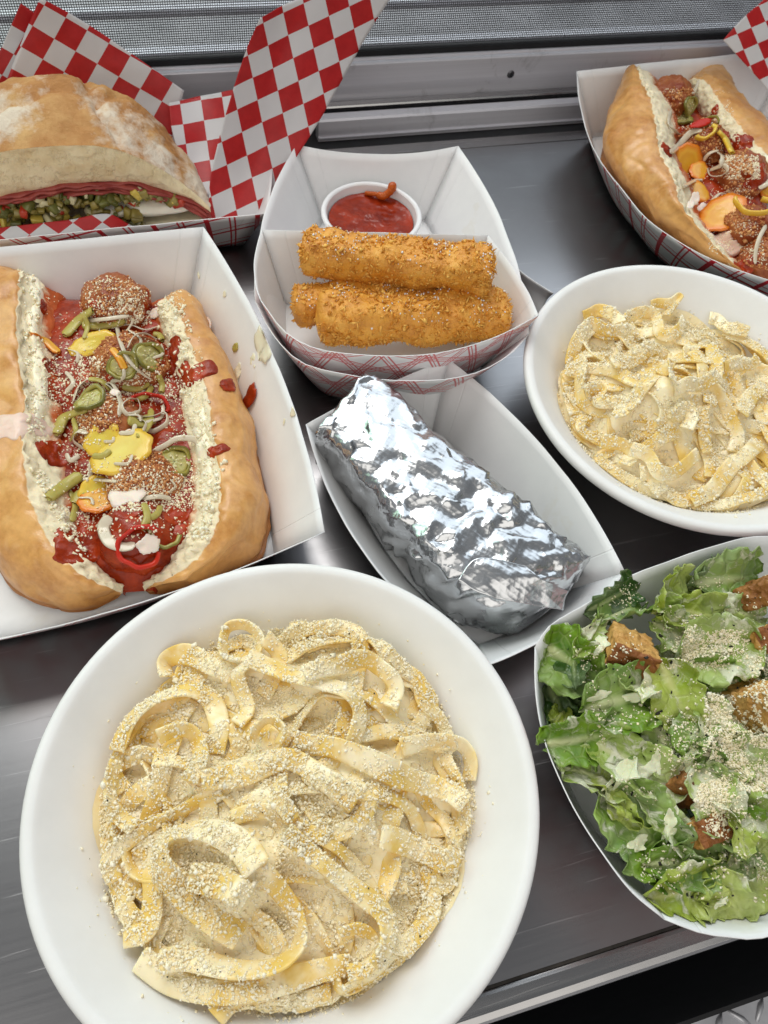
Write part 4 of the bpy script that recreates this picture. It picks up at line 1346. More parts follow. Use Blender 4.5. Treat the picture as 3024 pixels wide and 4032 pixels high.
def sprinkle(name, tree, region, conv, n, seed, parent, size=(0.028, 0.05), thr=0.0, m=None, lo=0.3, mult=0.9):
    """grated cheese dropped over a quad of photo points"""
    g = np.random.default_rng(seed)
    q = np.array(region, float)
    a, b = g.random(n * 3), g.random(n * 3)
    uvp = (q[0] * (1 - a)[:, None] + q[1] * a[:, None]) * (1 - b)[:, None] + (q[3] * (1 - a)[:, None] + q[2] * a[:, None]) * b[:, None]
    p = np.column_stack([uvp * 0.008, np.zeros(len(uvp))])
    den = lo + mult * fbm(p, 0.5, 3, seed)
    uvp = uvp[g.random(len(uvp)) < den][:n]
    pts, nr = [], []
    for u, v in uvp:
        p_, n_ = hit(tree, *conv(u, v), True)
        if p_ is not None and n_[2] > 0.25: pts.append(p_)
    pts = np.array(pts)
    sz = size[0] + (size[1] - size[0]) * g.random(len(pts)) ** 2 + 0.03 * (g.random(len(pts)) < 0.06)
    return scatter(name, pts, sz, m or PARM, parent, flat=(1.2, 0.9, 0.7), shape='box')


sprinkle("grated_cheese", tree1, [(200, 240), (1000, 240), (1050, 1560), (250, 1560)], c3, 3600, 31, sub1, (0.022, 0.07), mult=1.5)
sprinkle("grated_cheese", tree1, [(400, 260), (760, 260), (760, 480), (400, 480)], c3, 1000, 32, sub1, (0.022, 0.07), lo=0.4, mult=1.5)
sprinkle("grated_cheese", tree1, [(400, 640), (760, 640), (760, 860), (400, 860)], c3, 900, 33, sub1, (0.022, 0.07), lo=0.3, mult=1.5)
sprinkle("grated_cheese", tree1, [(560, 1200), (980, 1200), (980, 1420), (560, 1420)], c3, 1000, 34, sub1, (0.022, 0.07), lo=0.4, mult=1.5)

sprinkle("stained_cheese", bvh_of(mb[:4]), [(200, 240), (1000, 240), (1050, 1560), (250, 1560)], c3, 7500, 35, sub1, (0.03, 0.09), m=TANGRAIN, lo=0.45, mult=1.4)
_tr = bvh_of([b1, b2, ricL, ricR])
for k, reg in enumerate([[(90, 170), (190, 190), (240, 1100), (150, 1100)], [(150, 1200), (230, 1230), (480, 1680), (380, 1640)], [(790, 350), (930, 380), (1110, 1100), (960, 1100)], [(1000, 1150), (1130, 1170), (1050, 1560), (940, 1560)]]):
    sprinkle("ricotta_curds", _tr, reg, c3, 230, 70 + k, sub1, (0.02, 0.15), m=RICOTTA, lo=0.5)
near = " on the near sub"
slice_disc("carrot_slice", "long yellow carrot slice on the far meatball" + near, "carrot slice", tree1, c3(465, 585), 1.55, YCARROT, 0.15, (0.1, -0.1), 0.5)
slice_disc("carrot_slice", "small yellow carrot slice overlapping the big one" + near, "carrot slice", tree1, c3(515, 1060), 1.15, YCARROT, 0.4, (0.0, 0.1), 0.85)
slice_disc("carrot_slice", "largest yellow carrot slice in the middle" + near, "carrot slice", tree1, c3(620, 1140), 1.9, YCARROT, 0.1, (0.05, 0), 0.78, lift=0.25)
slice_disc("carrot_slice", "orange edged carrot slice near the sauce" + near, "carrot slice", tree1, c3(505, 1370), 1.25, CARROT, 0.3, (-0.1, 0.1), 0.85, lift=0.3)
slice_disc("carrot_slice", "yellow carrot slice tucked under the orange edged one" + near, "carrot slice", tree1, c3(475, 1330), 1.05, YCARROT, 0.8, (0.2, 0.1), 0.8)
strip("carrot_stick", "orange carrot strip beside the crust" + near, "carrot strip", tree1, [c3(155, 535), c3(225, 570), c3(300, 635)], CARROT, 0.65, 0.2, 0.2, 25)
strip("carrot_stick", "orange carrot strip under the jalapeno slice" + near, "carrot strip", tree1, [c3(570, 615), c3(605, 660), c3(635, 720)], CARROT, 0.5, 0.2, 0.25, 20)
ring_slice("jalapeno_slice", "green jalapeno slice with seeds lying on the second meatball" + near, "jalapeno slice", tree1, c3(742, 645), 1.1, JALAP, 0.3, (0.1, 0.2))
ring_slice("jalapeno_slice", "olive jalapeno slice behind the onion loops" + near, "jalapeno slice", tree1, c3(455, 865), 1.1, JALAP, 1.0, (-0.2, 0.2))
ring_slice("jalapeno_slice", "dark jalapeno slice inside the big onion ring" + near, "jalapeno slice", tree1, c3(872, 1180), 1.2, JALAP, 0.6, (0.1, -0.1))
ring_slice("jalapeno_slice", "half jalapeno ring by the red pepper" + near, "jalapeno slice", tree1, c3(820, 1530), 1.0, JALAP, 2.6, (0, 0), arc=3.6, membrane=False)
ring_slice("jalapeno_slice", "jalapeno ring partly under the orange carrot strip" + near, "jalapeno slice", tree1, c3(620, 690), 1.0, JALAP, 0.2, (0.1, 0.3), lift=0.05)
for lab, pts, w in [("olive celery strip below the far meatball", [(330, 545), (400, 470), (470, 415)], 0.9), ("green celery strip under the white onion shreds", [(415, 490), (520, 490), (630, 465)], 0.8), ("curved green pickle strip beside the tomato sauce", [(280, 1040), (330, 960), (445, 910)], 0.8),
                    ("green celery batonnet at the crust edge", [(240, 1360), (320, 1300), (405, 1240)], 0.75), ("short green pickle by the onion shreds", [(770, 540), (800, 545), (815, 570)], 0.5), ("thin green pickle hanging below the jalapeno", [(795, 740), (815, 790), (810, 830)], 0.4),
                    ("olive pickle curl behind the onion loops", [(640, 960), (700, 985), (760, 960)], 0.9), ("small dark green pickle under the orange edged carrot", [(375, 1390), (395, 1350), (430, 1330)], 0.7)]:
    strip("pickle_strip", lab + near, "pickle", tree1, [c3(*q) for q in pts], GREENPICKLE, w, 0.3, 0.16, 10)
for lab, pts, w, bk in [("flat white onion shred across the far meatball", [(440, 465), (540, 455), (650, 440)], 0.35, 20), ("long onion shred crossing to the jalapeno", [(590, 500), (610, 580), (660, 680), (760, 770)], 0.4, 40), ("pale onion shreds above the jalapeno", [(560, 510), (650, 495), (730, 520), (790, 500)], 0.4, 50),
                        ("onion curl above the jalapeno", [(640, 610), (670, 560), (730, 545), (790, 570)], 0.35, 60), ("onion loop standing over the olive jalapeno", [(370, 880), (400, 800), (470, 770), (560, 810), (610, 880), (600, 950)], 0.5, 50), ("thin onion arc under the loop", [(520, 790), (570, 790), (610, 850)], 0.35, 45),
                        ("small round onion loop in the middle", [(700, 930), (640, 945), (605, 905), (640, 870), (690, 885), (700, 925), (660, 950)], 0.35, 65), ("onion arc right of the small loop", [(690, 950), (760, 960), (830, 940), (840, 990), (780, 1030), (730, 1020)], 0.38, 60),
                        ("onion arc beside the yellow carrots", [(430, 1110), (385, 1070), (400, 1020), (450, 1030)], 0.45, 45), ("pale onion shred under the big carrot slice", [(400, 1150), (360, 1180), (335, 1140)], 0.35, 30), ("onion shred below the big carrot slice", [(480, 1150), (460, 1210), (455, 1270)], 0.35, 30),
                        ("flat onion shred above the orange edged carrot", [(410, 1262), (480, 1270), (590, 1275)], 0.3, 15), ("white onion sliver below the cheese flake", [(720, 1360), (790, 1350), (860, 1360)], 0.35, 10), ("purple onion arc in the tomato sauce", [(560, 1450), (530, 1510), (560, 1580), (630, 1605), (685, 1590)], 0.75, 20)]:
    strip("onion_shred", lab + near, "onion", tree1, [c3(*q) for q in pts], ONION, w * 0.85, 0.07, 0.16, bk, arch=0.15)
ring_slice("onion_ring", "big translucent onion ring round the dark jalapeno" + near, "onion", tree1, c3(890, 1170), 1.75, ONION, 0.5, (0.05, 0.05), 0.22, 0.22, 0.8, 0.25, membrane=False)
ring_slice("chilli_ring", "red chilli arc under the small onion loop" + near, "chilli", tree1, c3(755, 900), 1.2, REDPEP, -0.5, (0.3, 0.2), 0.18, 0.5, 0.75, 0.1, arc=3.4, membrane=False)
ring_slice("chilli_ring", "red chilli ring at the near end" + near, "chilli", tree1, c3(705, 1600), 1.25, REDPEP, 0.6, (0.1, 0.1), 0.2, 0.5, 0.95, 0.12, arc=5.2, membrane=False)
flake("cheese_flake", "pinkish cheese flake on the big yellow carrot slice", "cheese", tree1, c3(655, 1085), 0.95, WHITEFLAKE, 3, 0.9, 0.42)
flake("cheese_flake", "pinkish cheese flake beside the orange edged carrot slice", "cheese", tree1, c3(645, 1360), 1.0, WHITEFLAKE, 5, 0.75, 0.3)
flake("cheese_flake", "small cheese flake beside the red chilli ring", "cheese", tree1, c3(745, 1590), 0.62, WHITEFLAKE, 7, 0.85, 0.35)
flake("cheese_flake", "small cheese flake on the far meatball", "cheese", tree1, c3(790, 430), 0.5, WHITEFLAKE, 9, 0.7, 0.2)
flake("cheese_flake", "tiny cheese flake above the small onion loop", "cheese", tree1, c3(580, 840), 0.3, WHITEFLAKE, 11, 0.8, 0.3)
tree1 = bvh_of([o for o in sub1.children] + mb + [o for o in scene.objects if o.type == 'MESH' and o.parent is None and (o.get("label") or "").endswith(near)])
sprinkle("grated_cheese", tree1, [(250, 420), (900, 420), (950, 1560), (300, 1560)], c3, 900, 36, sub1, (0.022, 0.07), lo=0.3, mult=1.5)
gx = np.random.default_rng(17)
for k in range(16):
    u0, v0 = gx.uniform(330, 900), gx.uniform(420, 1450); a_ = gx.uniform(0, 3.14); l_ = gx.uniform(50, 120)
    strip("onion_sliver", None, None, tree1, [c3(u0, v0), c3(u0 + l_ * 0.6 * math.cos(a_) + 14, v0 + l_ * 0.6 * math.sin(a_)), c3(u0 + l_ * 1.1 * math.cos(a_ + 0.4), v0 + l_ * 1.1 * math.sin(a_ + 0.4))], ONION, gx.uniform(0.16, 0.3), 0.05, 0.08, gx.uniform(0, 60), parent=sub1)
for k in range(10):
    u0, v0 = gx.uniform(330, 880), gx.uniform(430, 1450); a_ = gx.uniform(0, 3.14); l_ = gx.uniform(40, 80)
    strip("pickle_sliver", None, None, tree1, [c3(u0, v0), c3(u0 + l_ * math.cos(a_), v0 + l_ * math.sin(a_)), c3(u0 + 2 * l_ * math.cos(a_ + 0.3), v0 + 2 * l_ * math.sin(a_ + 0.3))], GREENPICKLE, gx.uniform(0.25, 0.45), 0.14, 0.08, gx.uniform(0, 40), parent=sub1)
# drips and spills on the boat and the crust
flake("sauce_drip", "pink sauce drip running down the outer crust", "sauce drip", tree1, c3(1060, 470), 0.75, PINKSAUCE, 13, 0.6, 0.05, 0.12, 0.1, 0.9, conform=True)
flake("sauce_drip", "pink sauce trail below the drip on the crust", "sauce drip", tree1, c3(1105, 535), 0.55, PINKSAUCE, 14, 0.5, 0.04, 0.12, 0.1, 1.0, conform=True)
OIL = mat_wet("cream_puddle", (0.82, 0.76, 0.56), (0.86, 0.81, 0.64), 0.12, 30, 0.1, 0.05, 60)
flake("sauce_drip", "tomato sauce drip hanging over the crust on to the boat", "sauce drip", tree1, c3(1150, 790), 0.7, MARINARA, 15, 0.7, 0.02, 0.2, 0.1, 0.6, conform=True)
_t = bvh_of(list(tray_sub.children))
flake("sauce_drip", "tomato sauce splash on the boat wall beside the roll", "sauce drip", _t, c3(1262, 850), 0.95, MARINARA, 17, 0.55, 0.1, 0.2, 0.0, 0.4, conform=True)
flake("pickle_piece", "tiny green pickle stuck to the boat wall", "pickle", _t, c3(1185, 598), 0.35, GREENPICKLE, 18, 0.8, 0.06, 0.15, 0.0)
for k, (uv, r, sq, sp) in enumerate([((1330, 560), 1.5, 0.75, 1.1), ((1400, 690), 0.9, 0.5, 0.4), ((1190, 740), 0.9, 0.5, 0.7), ((1480, 915), 0.45, 0.7, 0.2), ((1130, 330), 0.22, 0.9, 0.2), ((1430, 970), 0.2, 0.5, 0.8), ((1000, 235), 0.22, 0.6, 1.2)]):
    flake("cream_spill", ["cream puddle on the boat wall beside the roll", "cream smear reaching the boat rim", "cream smear along the lower crust", "cream spot near the foil parcel", "single cream drop high on the boat wall", "faint drop below the cream spot", "faint drop near the far corner of the boat"][k], "spill", _t, c3(*uv), r, OIL, 40 + k, sq, 0.012, 0.04, 0.0, sp, conform=True)
# ------------------------------------------------------------------ far sub
def c4(u, v): return 1206.9 + u * 0.2725, 82.3 + v * 0.2725


sub2 = thing("meatball_sub", "meatball sub roll with tall crust in the far bold-lined boat", "sandwich", (48, 50, 0.2))
st = [((555, 190), (575, 150), (610, 165)), ((430, 420), (500, 310), (700, 350)), ((340, 680), (480, 500), (785, 480)), ((315, 850), (520, 700), (830, 700)), ((420, 1060), (610, 900), (845, 900)), ((600, 1260), (750, 1090), (940, 1110)),
      ((760, 1440), (900, 1290), (985, 1320)), ((1000, 1640), (1080, 1490), (1130, 1520)), ((1290, 1815), (1270, 1700), (1280, 1690)), ((1445, 1890), (1435, 1870), (1445, 1860))]
st = [(o_, (r_[0] * 0.35 + i_[0] * 0.65, r_[1] * 0.35 + i_[1] * 0.65), i_) for o_, r_, i_ in st]
ce = [(u[2][0] + 420, u[2][1] + 60) for u in st]
d1 = bun_half("bread_half", sub2, st, c4, [6.4, 7.4, 7.6, 7.5, 7.2, 6.9, 6.6, 6.0, 5.3, 4.6], [5.6, 5.5, 5.4, 5.4, 5.3, 5.2, 5.1, 4.9, 4.7, 4.4], [6.2, 7.0, 7.0, 6.9, 6.7, 6.4, 6.2, 5.7, 5.0, 4.3], ce, 12, tear=0.16, bake_low=0.75, tuck=1.2, inside=(tray_far.name, 0))
st = [((1090, 292), (1060, 302), (1010, 340)), ((1270, 320), (1200, 302), (1080, 390)), ((1400, 570), (1335, 490), (1210, 570)), ((1620, 770), (1510, 690), (1340, 750)), ((1820, 960), (1720, 890), (1510, 960)), ((1960, 1200), (1860, 1130), (1630, 1190))]
ce = [(u[2][0] - 260, u[2][1] + 40) for u in st]
d2 = bun_half("bread_half", sub2, st, c4, [4.8, 5.4, 5.4, 5.3, 5.2, 5.0], [2.0, 1.9, 1.8, 1.8, 1.8, 1.8], [4.4, 4.7, 4.7, 4.6, 4.5, 4.4], ce, 14, tear=0.16)
r2 = [((700, 400), (1050, 380)), ((800, 600), (1220, 600)), ((840, 800), (1350, 790)), ((870, 950), (1520, 980)), ((950, 1150), (1660, 1200)), ((1010, 1350), (1720, 1450)), ((1160, 1560), (1780, 1650)), ((1320, 1760), (1820, 1860))]
d3 = filling("tomato_sauce", sub2, r2, c4, 3.3, MARINARA, 24, 0.45, 0.45, fine=0.10)
r3 = [((1060, 350), (1250, 340)), ((1130, 450), (1340, 460)), ((1230, 600), (1420, 600)), ((1370, 760), (1580, 770)), ((1530, 950), (1780, 960)), ((1640, 1180), (1900, 1160))]
d4 = filling("ricotta", sub2, r3, c4, 4.55, RICOTTA, 28, 0.5, 0.8, 60, 24, 0.2, 0.5)
mb2 = []
for k, (uv, r, z, lab) in enumerate([((885, 480), 2.0, 4.3, "crumbly meatball at the far tip of the far sub"), ((1130, 850), 2.1, 4.0, "meatball under the yellow pepper pieces of the far sub"), ((1440, 1110), 2.3, 3.9, "cheese topped meatball in the middle of the far sub"),
                                     ((1480, 1540), 2.2, 3.7, "meatball below the yellow pepper ring of the far sub"), ((1650, 1790), 2.2, 3.4, "meatball at the near end of the far sub")]):
    c = P(*c4(*uv), z)
    v, f = blob(c, r, 5, 0.28, 0.85, k + 12, (1, 1, 0.9), 6)
    mb2.append(mesh("meatball", v, f, MEAT, None, label=lab, cat="meatball", group="meatballs in the far sub", org=c - np.array([0, 0, r * 0.8])))
tree2 = bvh_of([d1, d2, d3, d4] + mb2)
for k, (uv, r, sq, sp) in enumerate([((1440, 860), 1.5, 0.6, 0.5), ((1350, 780), 1.2, 0.5, 0.2), ((1600, 1080), 1.4, 0.6, 0.4), ((860, 880), 0.9, 0.7, 0.1), ((1450, 1830), 1.3, 0.6, 0.2), ((1230, 600), 0.7, 0.5, 0.9)]):
    glob("sauce_pool", None, None, tree2, c4(*uv), r, MARINARA, 60 + k, sq, sub2, sp, 0.2)
glob("cream_pool", None, None, tree2, c4(1290, 1640), 1.5, PINKSAUCE, 71, 0.8, sub2, 0.2, 0.25, 0.4)
tree2 = bvh_of(list(sub2.children) + mb2)
sprinkle("grated_cheese", tree2, [(820, 400), (1350, 420), (1659, 1800), (1200, 1700)], c4, 1800, 41, sub2, mult=1.5)
sprinkle("grated_cheese", tree2, [(1270, 930), (1580, 930), (1600, 1120), (1280, 1120)], c4, 1500, 42, sub2, lo=0.8)
sprinkle("stained_cheese", bvh_of(mb2), [(780, 380), (1400, 420), (1720, 1850), (1200, 1750)], c4, 5200, 43, sub2, (0.03, 0.1), m=TANGRAIN, lo=0.5, mult=1.4)
far = " on the far sub"
ring_slice("jalapeno_slice", "olive jalapeno slice near the tip" + far, "jalapeno slice", tree2, c4(1030, 545), 1.05, JALAP, 0.4, (0.1, 0.2))
ring_slice("jalapeno_slice", "olive jalapeno slice below the first one" + far, "jalapeno slice", tree2, c4(985, 650), 1.0, JALAP, 1.4, (0.1, 0.2))
ring_slice("jalapeno_slice", "dark jalapeno arc beside the red pepper piece" + far, "jalapeno slice", tree2, c4(1205, 680), 0.7, JALAP, -0.6, (0.2, 0.1), arc=4.2, membrane=False)
slice_disc("pepper_piece", "small red pepper piece" + far, "pepper", tree2, c4(1115, 700), 0.95, REDPEP, 0.0, (0, 0), 0.4, lift=0.3)
ring_slice("pepper_ring", "pale yellow pepper arc under the red piece" + far, "pepper", tree2, c4(1155, 755), 1.1, YCARROT, 3.4, (0, 0), 0.3, 0.4, 0.6, 0.25, arc=3.6, membrane=False)
strip("pepper_strip", "thick yellow pepper strip" + far, "pepper", tree2, [c4(1250, 750), c4(1310, 830), c4(1360, 930)], YCARROT, 0.9, 0.35, 0.25, 20)
slice_disc("carrot_slice", "orange carrot slice leaning on the crust" + far, "carrot slice", tree2, c4(980, 1000), 1.75, CARROT, 0.2, (0.15, -0.1), 0.88, lift=0.4)
slice_disc("carrot_slice", "smaller orange carrot slice behind the leaning one" + far, "carrot slice", tree2, c4(1105, 1065), 1.2, CARROT, 0.7, (0.1, 0.1), 0.75, lift=0.2)
slice_disc("carrot_slice", "dark orange carrot chunk in shadow" + far, "carrot slice", tree2, c4(1110, 1235), 1.25, CARROT, 1.2, (0.3, 0.2), 0.8, 0.5)
slice_disc("carrot_slice", "biggest orange carrot slice, with a pale middle" + far, "carrot slice", tree2, c4(1300, 1425), 2.0, CARROT, 0.1, (0.1, 0), 0.86, lift=0.45)
slice_disc("carrot_slice", "orange carrot slice at the picture's edge" + far, "carrot slice", tree2, c4(1640, 1205), 0.95, CARROT, 0.9, (0.2, 0), 0.8, lift=0.3)
ring_slice("pepper_ring", "glossy yellow pepper ring" + far, "pepper", tree2, c4(1550, 1340), 1.7, YCARROT, 2.6, (0.1, 0), 0.16, 0.45, 0.75, 0.35, arc=4.4, membrane=False)
for lab, pts, w, bk in [("onion arc beside the jalapenos", [(880, 600), (860, 690), (900, 760), (950, 790)], 0.4, 30), ("long onion shred leaning to the carrot", [(1130, 740), (1050, 760), (990, 820), (930, 880), (880, 915)], 0.55, 20), ("onion shred over the second meatball", [(1130, 990), (1180, 930), (1250, 900)], 0.4, 40),
                        ("onion curl in the middle", [(1180, 1050), (1200, 1110), (1280, 1120), (1340, 1060), (1300, 1020)], 0.4, 55), ("onion arc above the curl", [(1260, 920), (1300, 960), (1280, 1030), (1200, 1060)], 0.45, 45), ("onion shred above the biggest carrot slice", [(1200, 1310), (1260, 1260), (1330, 1260)], 0.35, 35),
                        ("onion shred trailing down the fourth meatball", [(1640, 1500), (1590, 1600), (1560, 1700), (1550, 1810)], 0.35, 30), ("onion shred by the picture edge", [(1570, 1200), (1620, 1170), (1659, 1130)], 0.4, 30), ("white onion sliver near the tip", [(1110, 340), (1090, 400), (1060, 450)], 0.3, 20),
                        ("onion sliver under the leaning carrot", [(980, 1190), (1050, 1160), (1120, 1140)], 0.4, 20)]:
    strip("onion_shred", lab + far, "onion", tree2, [c4(*q) for q in pts], ONION, w, 0.10, 0.22, bk, arch=0.15)
for k, (uv, r, lab) in enumerate([((1060, 1290), 0.8, "shredded cheese piece below the leaning carrot slice"), ((1120, 1370), 0.7, "shredded cheese piece touching the biggest carrot slice"), ((1030, 1340), 0.55, "small shredded cheese piece at the torn crust"), ((960, 890), 0.6, "pinkish cheese flake over the leaning carrot slice")]):
    flake("cheese_flake", lab, "cheese", tree2, c4(*uv), r, WHITEFLAKE, 80 + k, 0.5, 0.3, spin=0.8)

# ------------------------------------------------------------------ fried sticks and sauce cup
def c7(u, v): return 521.2 + u * 0.4134, 274.3 + v * 0.4134


def mat_fried():
    t = NT("fried_breadcrumb_coating")
    co = t.coord('Object')
    n = t.noise(60, 5, 0.65, co, 0.3)
    n2 = t.noise(400, 4, 0.6, co)
    t.col(t.mix(t.math('MULTIPLY', n2, 0.6), t.ramp(n, [(0.28, (0.40, 0.115, 0.010)), (0.5, (0.74, 0.32, 0.032)), (0.72, (0.86, 0.50, 0.09))]), (0.70, 0.32, 0.045)))
    t.set(Roughness=0.42)
    t.bump(t.math('ADD', n2, t.noise(150, 5, 0.7, co)), 0.9, 0.12)
    return t.m


FRIED = mat_fried()
CRUMB = mat_grain("golden_crumbs", (0.60, 0.22, 0.016), (0.88, 0.52, 0.12), 0.45)
SALT = simple("salt_flake", (0.85, 0.85, 0.83), 0.3, 0.05, 100)


def stick(label, a, b, r, seed, ncr=2600, flat=0.9, inside=None):
    a, b = np.array(a, float), np.array(b, float)
    L = np.linalg.norm(b - a); T = (b - a) / L
    B = np.cross(T, (0, 0, 1)); B /= np.linalg.norm(B); N = np.cross(B, T)
    nl, na = 90, 60
    t = np.linspace(0, 1, nl)
    er = 0.55 * r / L
    prof = np.where(t < er, np.sqrt(np.clip(1 - ((er - t) / er) ** 2.6, 0, 1)), np.where(t > 1 - er, np.sqrt(np.clip(1 - ((t - 1 + er) / er) ** 2.6, 0, 1)), 1.0))
    an = np.linspace(0, 2 * math.pi, na, endpoint=False)
    ca, sa = np.cos(an), np.sin(an)
    se = (np.abs(ca) ** 3 + np.abs(sa) ** 3) ** (-1 / 3)
    bend = 0.2 * np.sin(math.pi * t) + 0.18 * np.sin(5 * t + seed)
    g = (a[None] + T[None] * (t * L)[:, None] + N[None] * bend[:, None])[:, None] + prof[:, None, None] * r * (B[None, None] * (se * ca)[None, :, None] + N[None, None] * (se * sa * flat)[None, :, None])
    v = g.reshape(-1, 3)
    cen = (a[None] + T[None] * (t * L)[:, None])[:, None].repeat(na, 1).reshape(-1, 3)
    d = v - cen; dn = d / (np.linalg.norm(d, axis=1)[:, None] + 1e-6)
    v = v + dn * (0.42 * fbm(v, 0.38, 2, seed) + 0.13 * fbm(v, 1.4, 4, seed + 1))[:, None]
    for s_ in inside or (): v = keep_inside(v, tray_small.name, s_, 0.18)
    root = thing("fried_stick", label, "fried stick", (a + b) / 2 - np.array([0, 0, r]), "breaded fried sticks")
    mesh("coating", v, grid_faces(nl, na, False, True), FRIED, root)
    g_ = np.random.default_rng(seed)
    k = g_.integers(0, len(v), ncr * 2)
    p = v[k] + dn[k] * 0.03 + g_.normal(size=(len(k), 3)) * 0.04
    den = 0.5 + 0.8 * fbm(p, 0.6, 2, seed + 5)
    p = p[g_.random(len(p)) < den][:ncr]
    scatter("crumbs", p, 0.03 + 0.12 * g_.random(len(p)) ** 2, CRUMB, root, flat=(1.9, 0.8, 0.45), lift=0.2)
    # salt on top
    up = np.where(dn[:, 2] > 0.45)[0]
    q = v[g_.choice(up, 420)]
    q = q[noise(q, 0.5, seed + 9) > 0.05]
    scatter("salt_flakes", q + np.array([0, 0, 0.06]), g_.uniform(0.02, 0.06, len(q)), SALT, root, shape='box')
    return root


stick("fried breaded stick lying behind, only its end and top showing", P(*c7(262, 950), 4.6), P(*c7(1300, 880), 4.6), 1.3, 51, inside=(3, 2))
stick("large fried breaded stick along the plaid boat's front wall", P(*c7(385, 1020), 4.8), P(*c7(1400, 975), 4.8), 1.65, 52, 3600, inside=(3, 2))
stick("fried breaded stick resting on top of the others", P(*c7(310, 640), 6.9), P(*c7(1320, 775), 7.0), 1.5, 53, 3200)

cc = P(*c7(682, 447), 3.6)
CUPM = mat_board("white_plastic_cup"); 
cup = thing("sauce_cup", "small white cup of red dipping sauce behind the fried sticks", "sauce cup", (cc[0], cc[1], 0.25))
prof = catmull(np.array([(0.01, 0.35), (2.6, 0.35), (2.75, 0.45), (3.35, 3.2), (3.42, 3.5), (3.55, 3.62), (3.72, 3.6), (3.8, 3.48), (3.76, 3.36), (3.62, 3.3), (3.5, 3.1), (2.95, 0.4), (2.8, 0.25), (0.01, 0.25)]) * np.array([1.02, 1.0]), 70)
v, f = lathe(prof, 80)
mesh("cup_shell", v + np.array([cc[0], cc[1], 0]), f, CUPM, cup)
na, nr = 80, 30
a = np.linspace(0, 2 * math.pi, na, endpoint=False); rr = np.linspace(0.01, 3.28, nr)
X, Y = rr[:, None] * np.cos(a), rr[:, None] * np.sin(a)
v = np.stack([X, Y, np.full_like(X, 2.85)], -1).reshape(-1, 3)
v[:, 2] += 0.13 * fbm(v, 0.9, 4, 6) + 0.05 * fbm(v, 3, 3, 8) + 0.12 * (np.hypot(v[:, 0], v[:, 1]) / 3.28) ** 8
DIP = mat_wet("red_dipping_sauce", (0.13, 0.008, 0.002), (0.38, 0.035, 0.006), 0.22, 50, 0.0, 0.5, 120)
dip = mesh("dipping_sauce", v + np.array([cc[0], cc[1], 0]), grid_faces(nr, na, False, True), DIP, None, orient="up", label="chunky red dipping sauce filling the small white cup", cat="sauce")
# the smear climbing over the cup's rim
RUST = mat_wet("orange_red_smear", (0.40, 0.07, 0.008), (0.52, 0.11, 0.012), 0.2, 60, 0.0, 0.2, 100)
path = resample(np.array([[655, 346, 3.1], [700, 350, 3.2], [742, 364, 3.25], [766, 347, 3.5], [785, 330, 3.8], [789, 311, 3.95]]), 22)
for k, (u_, v_, z_) in enumerate(path):
    v, f = blob(P(*c7(u_, v_), z_), 0.17 + 0.12 * (k > 8) + 0.06 * (k > 19), 3, 0.15, 0.8, k)
    mesh("sauce_smear", v, f, RUST, dip)
# pale paper corner tucked between the boat and the pasta bowl
g = np.array([[P(1085, 545, 2.2), P(1130, 590, 2.6), P(1196, 634, 3.0)], [P(1098, 580, 1.2), P(1140, 625, 1.6), P(1180, 650, 1.9)], [P(1112, 620, 0.5), P(1150, 670, 0.6), P(1165, 690, 0.7)]])
g = np.stack([catmull(g[:, j], 12) for j in range(3)], 1); g = np.stack([catmull(g[i], 16) for i in range(12)], 0)
o = mesh("paper_boat_corner", g.reshape(-1, 3), grid_faces(12, 16), BOARD, None, orient=None, label="white paper boat corner peeking out between the fried sticks and the pasta bowl", cat="paper corner")
solid(o, 0.05, 0)

# ------------------------------------------------------------------ foil parcel
def c5(u, v): return 630.9 + u * 0.4464, 740.6 + v * 0.4464


def mat_foil():
    t = NT("crinkled_foil")
    co = t.coord('Object')
    t.col((0.66, 0.67, 0.685)); t.set(Metallic=1.0)
    vo = t.n('ShaderNodeTexVoronoi'); vo.inputs['Scale'].default_value = 380; vo.inputs['Randomness'].default_value = 0.0
    mp = t.n('ShaderNodeMapping'); mp.inputs['Rotation'].default_value = (0.4, 0.3, 0.8); t.l(co, mp.inputs[0]); t.l(mp.outputs[0], vo.inputs['Vector'])
    r = t.math('ADD', t.math('MULTIPLY', t.noise(40, 3, 0.6, co), 0.12), 0.20)
    t.l(r, t.b.inputs['Roughness'])
    nb = t.bump(vo.outputs['Distance'], 0.2, 0.08)
    t.bump(t.noise(90, 4, 0.6, co), 0.12, 0.1, nb)
    return t.m


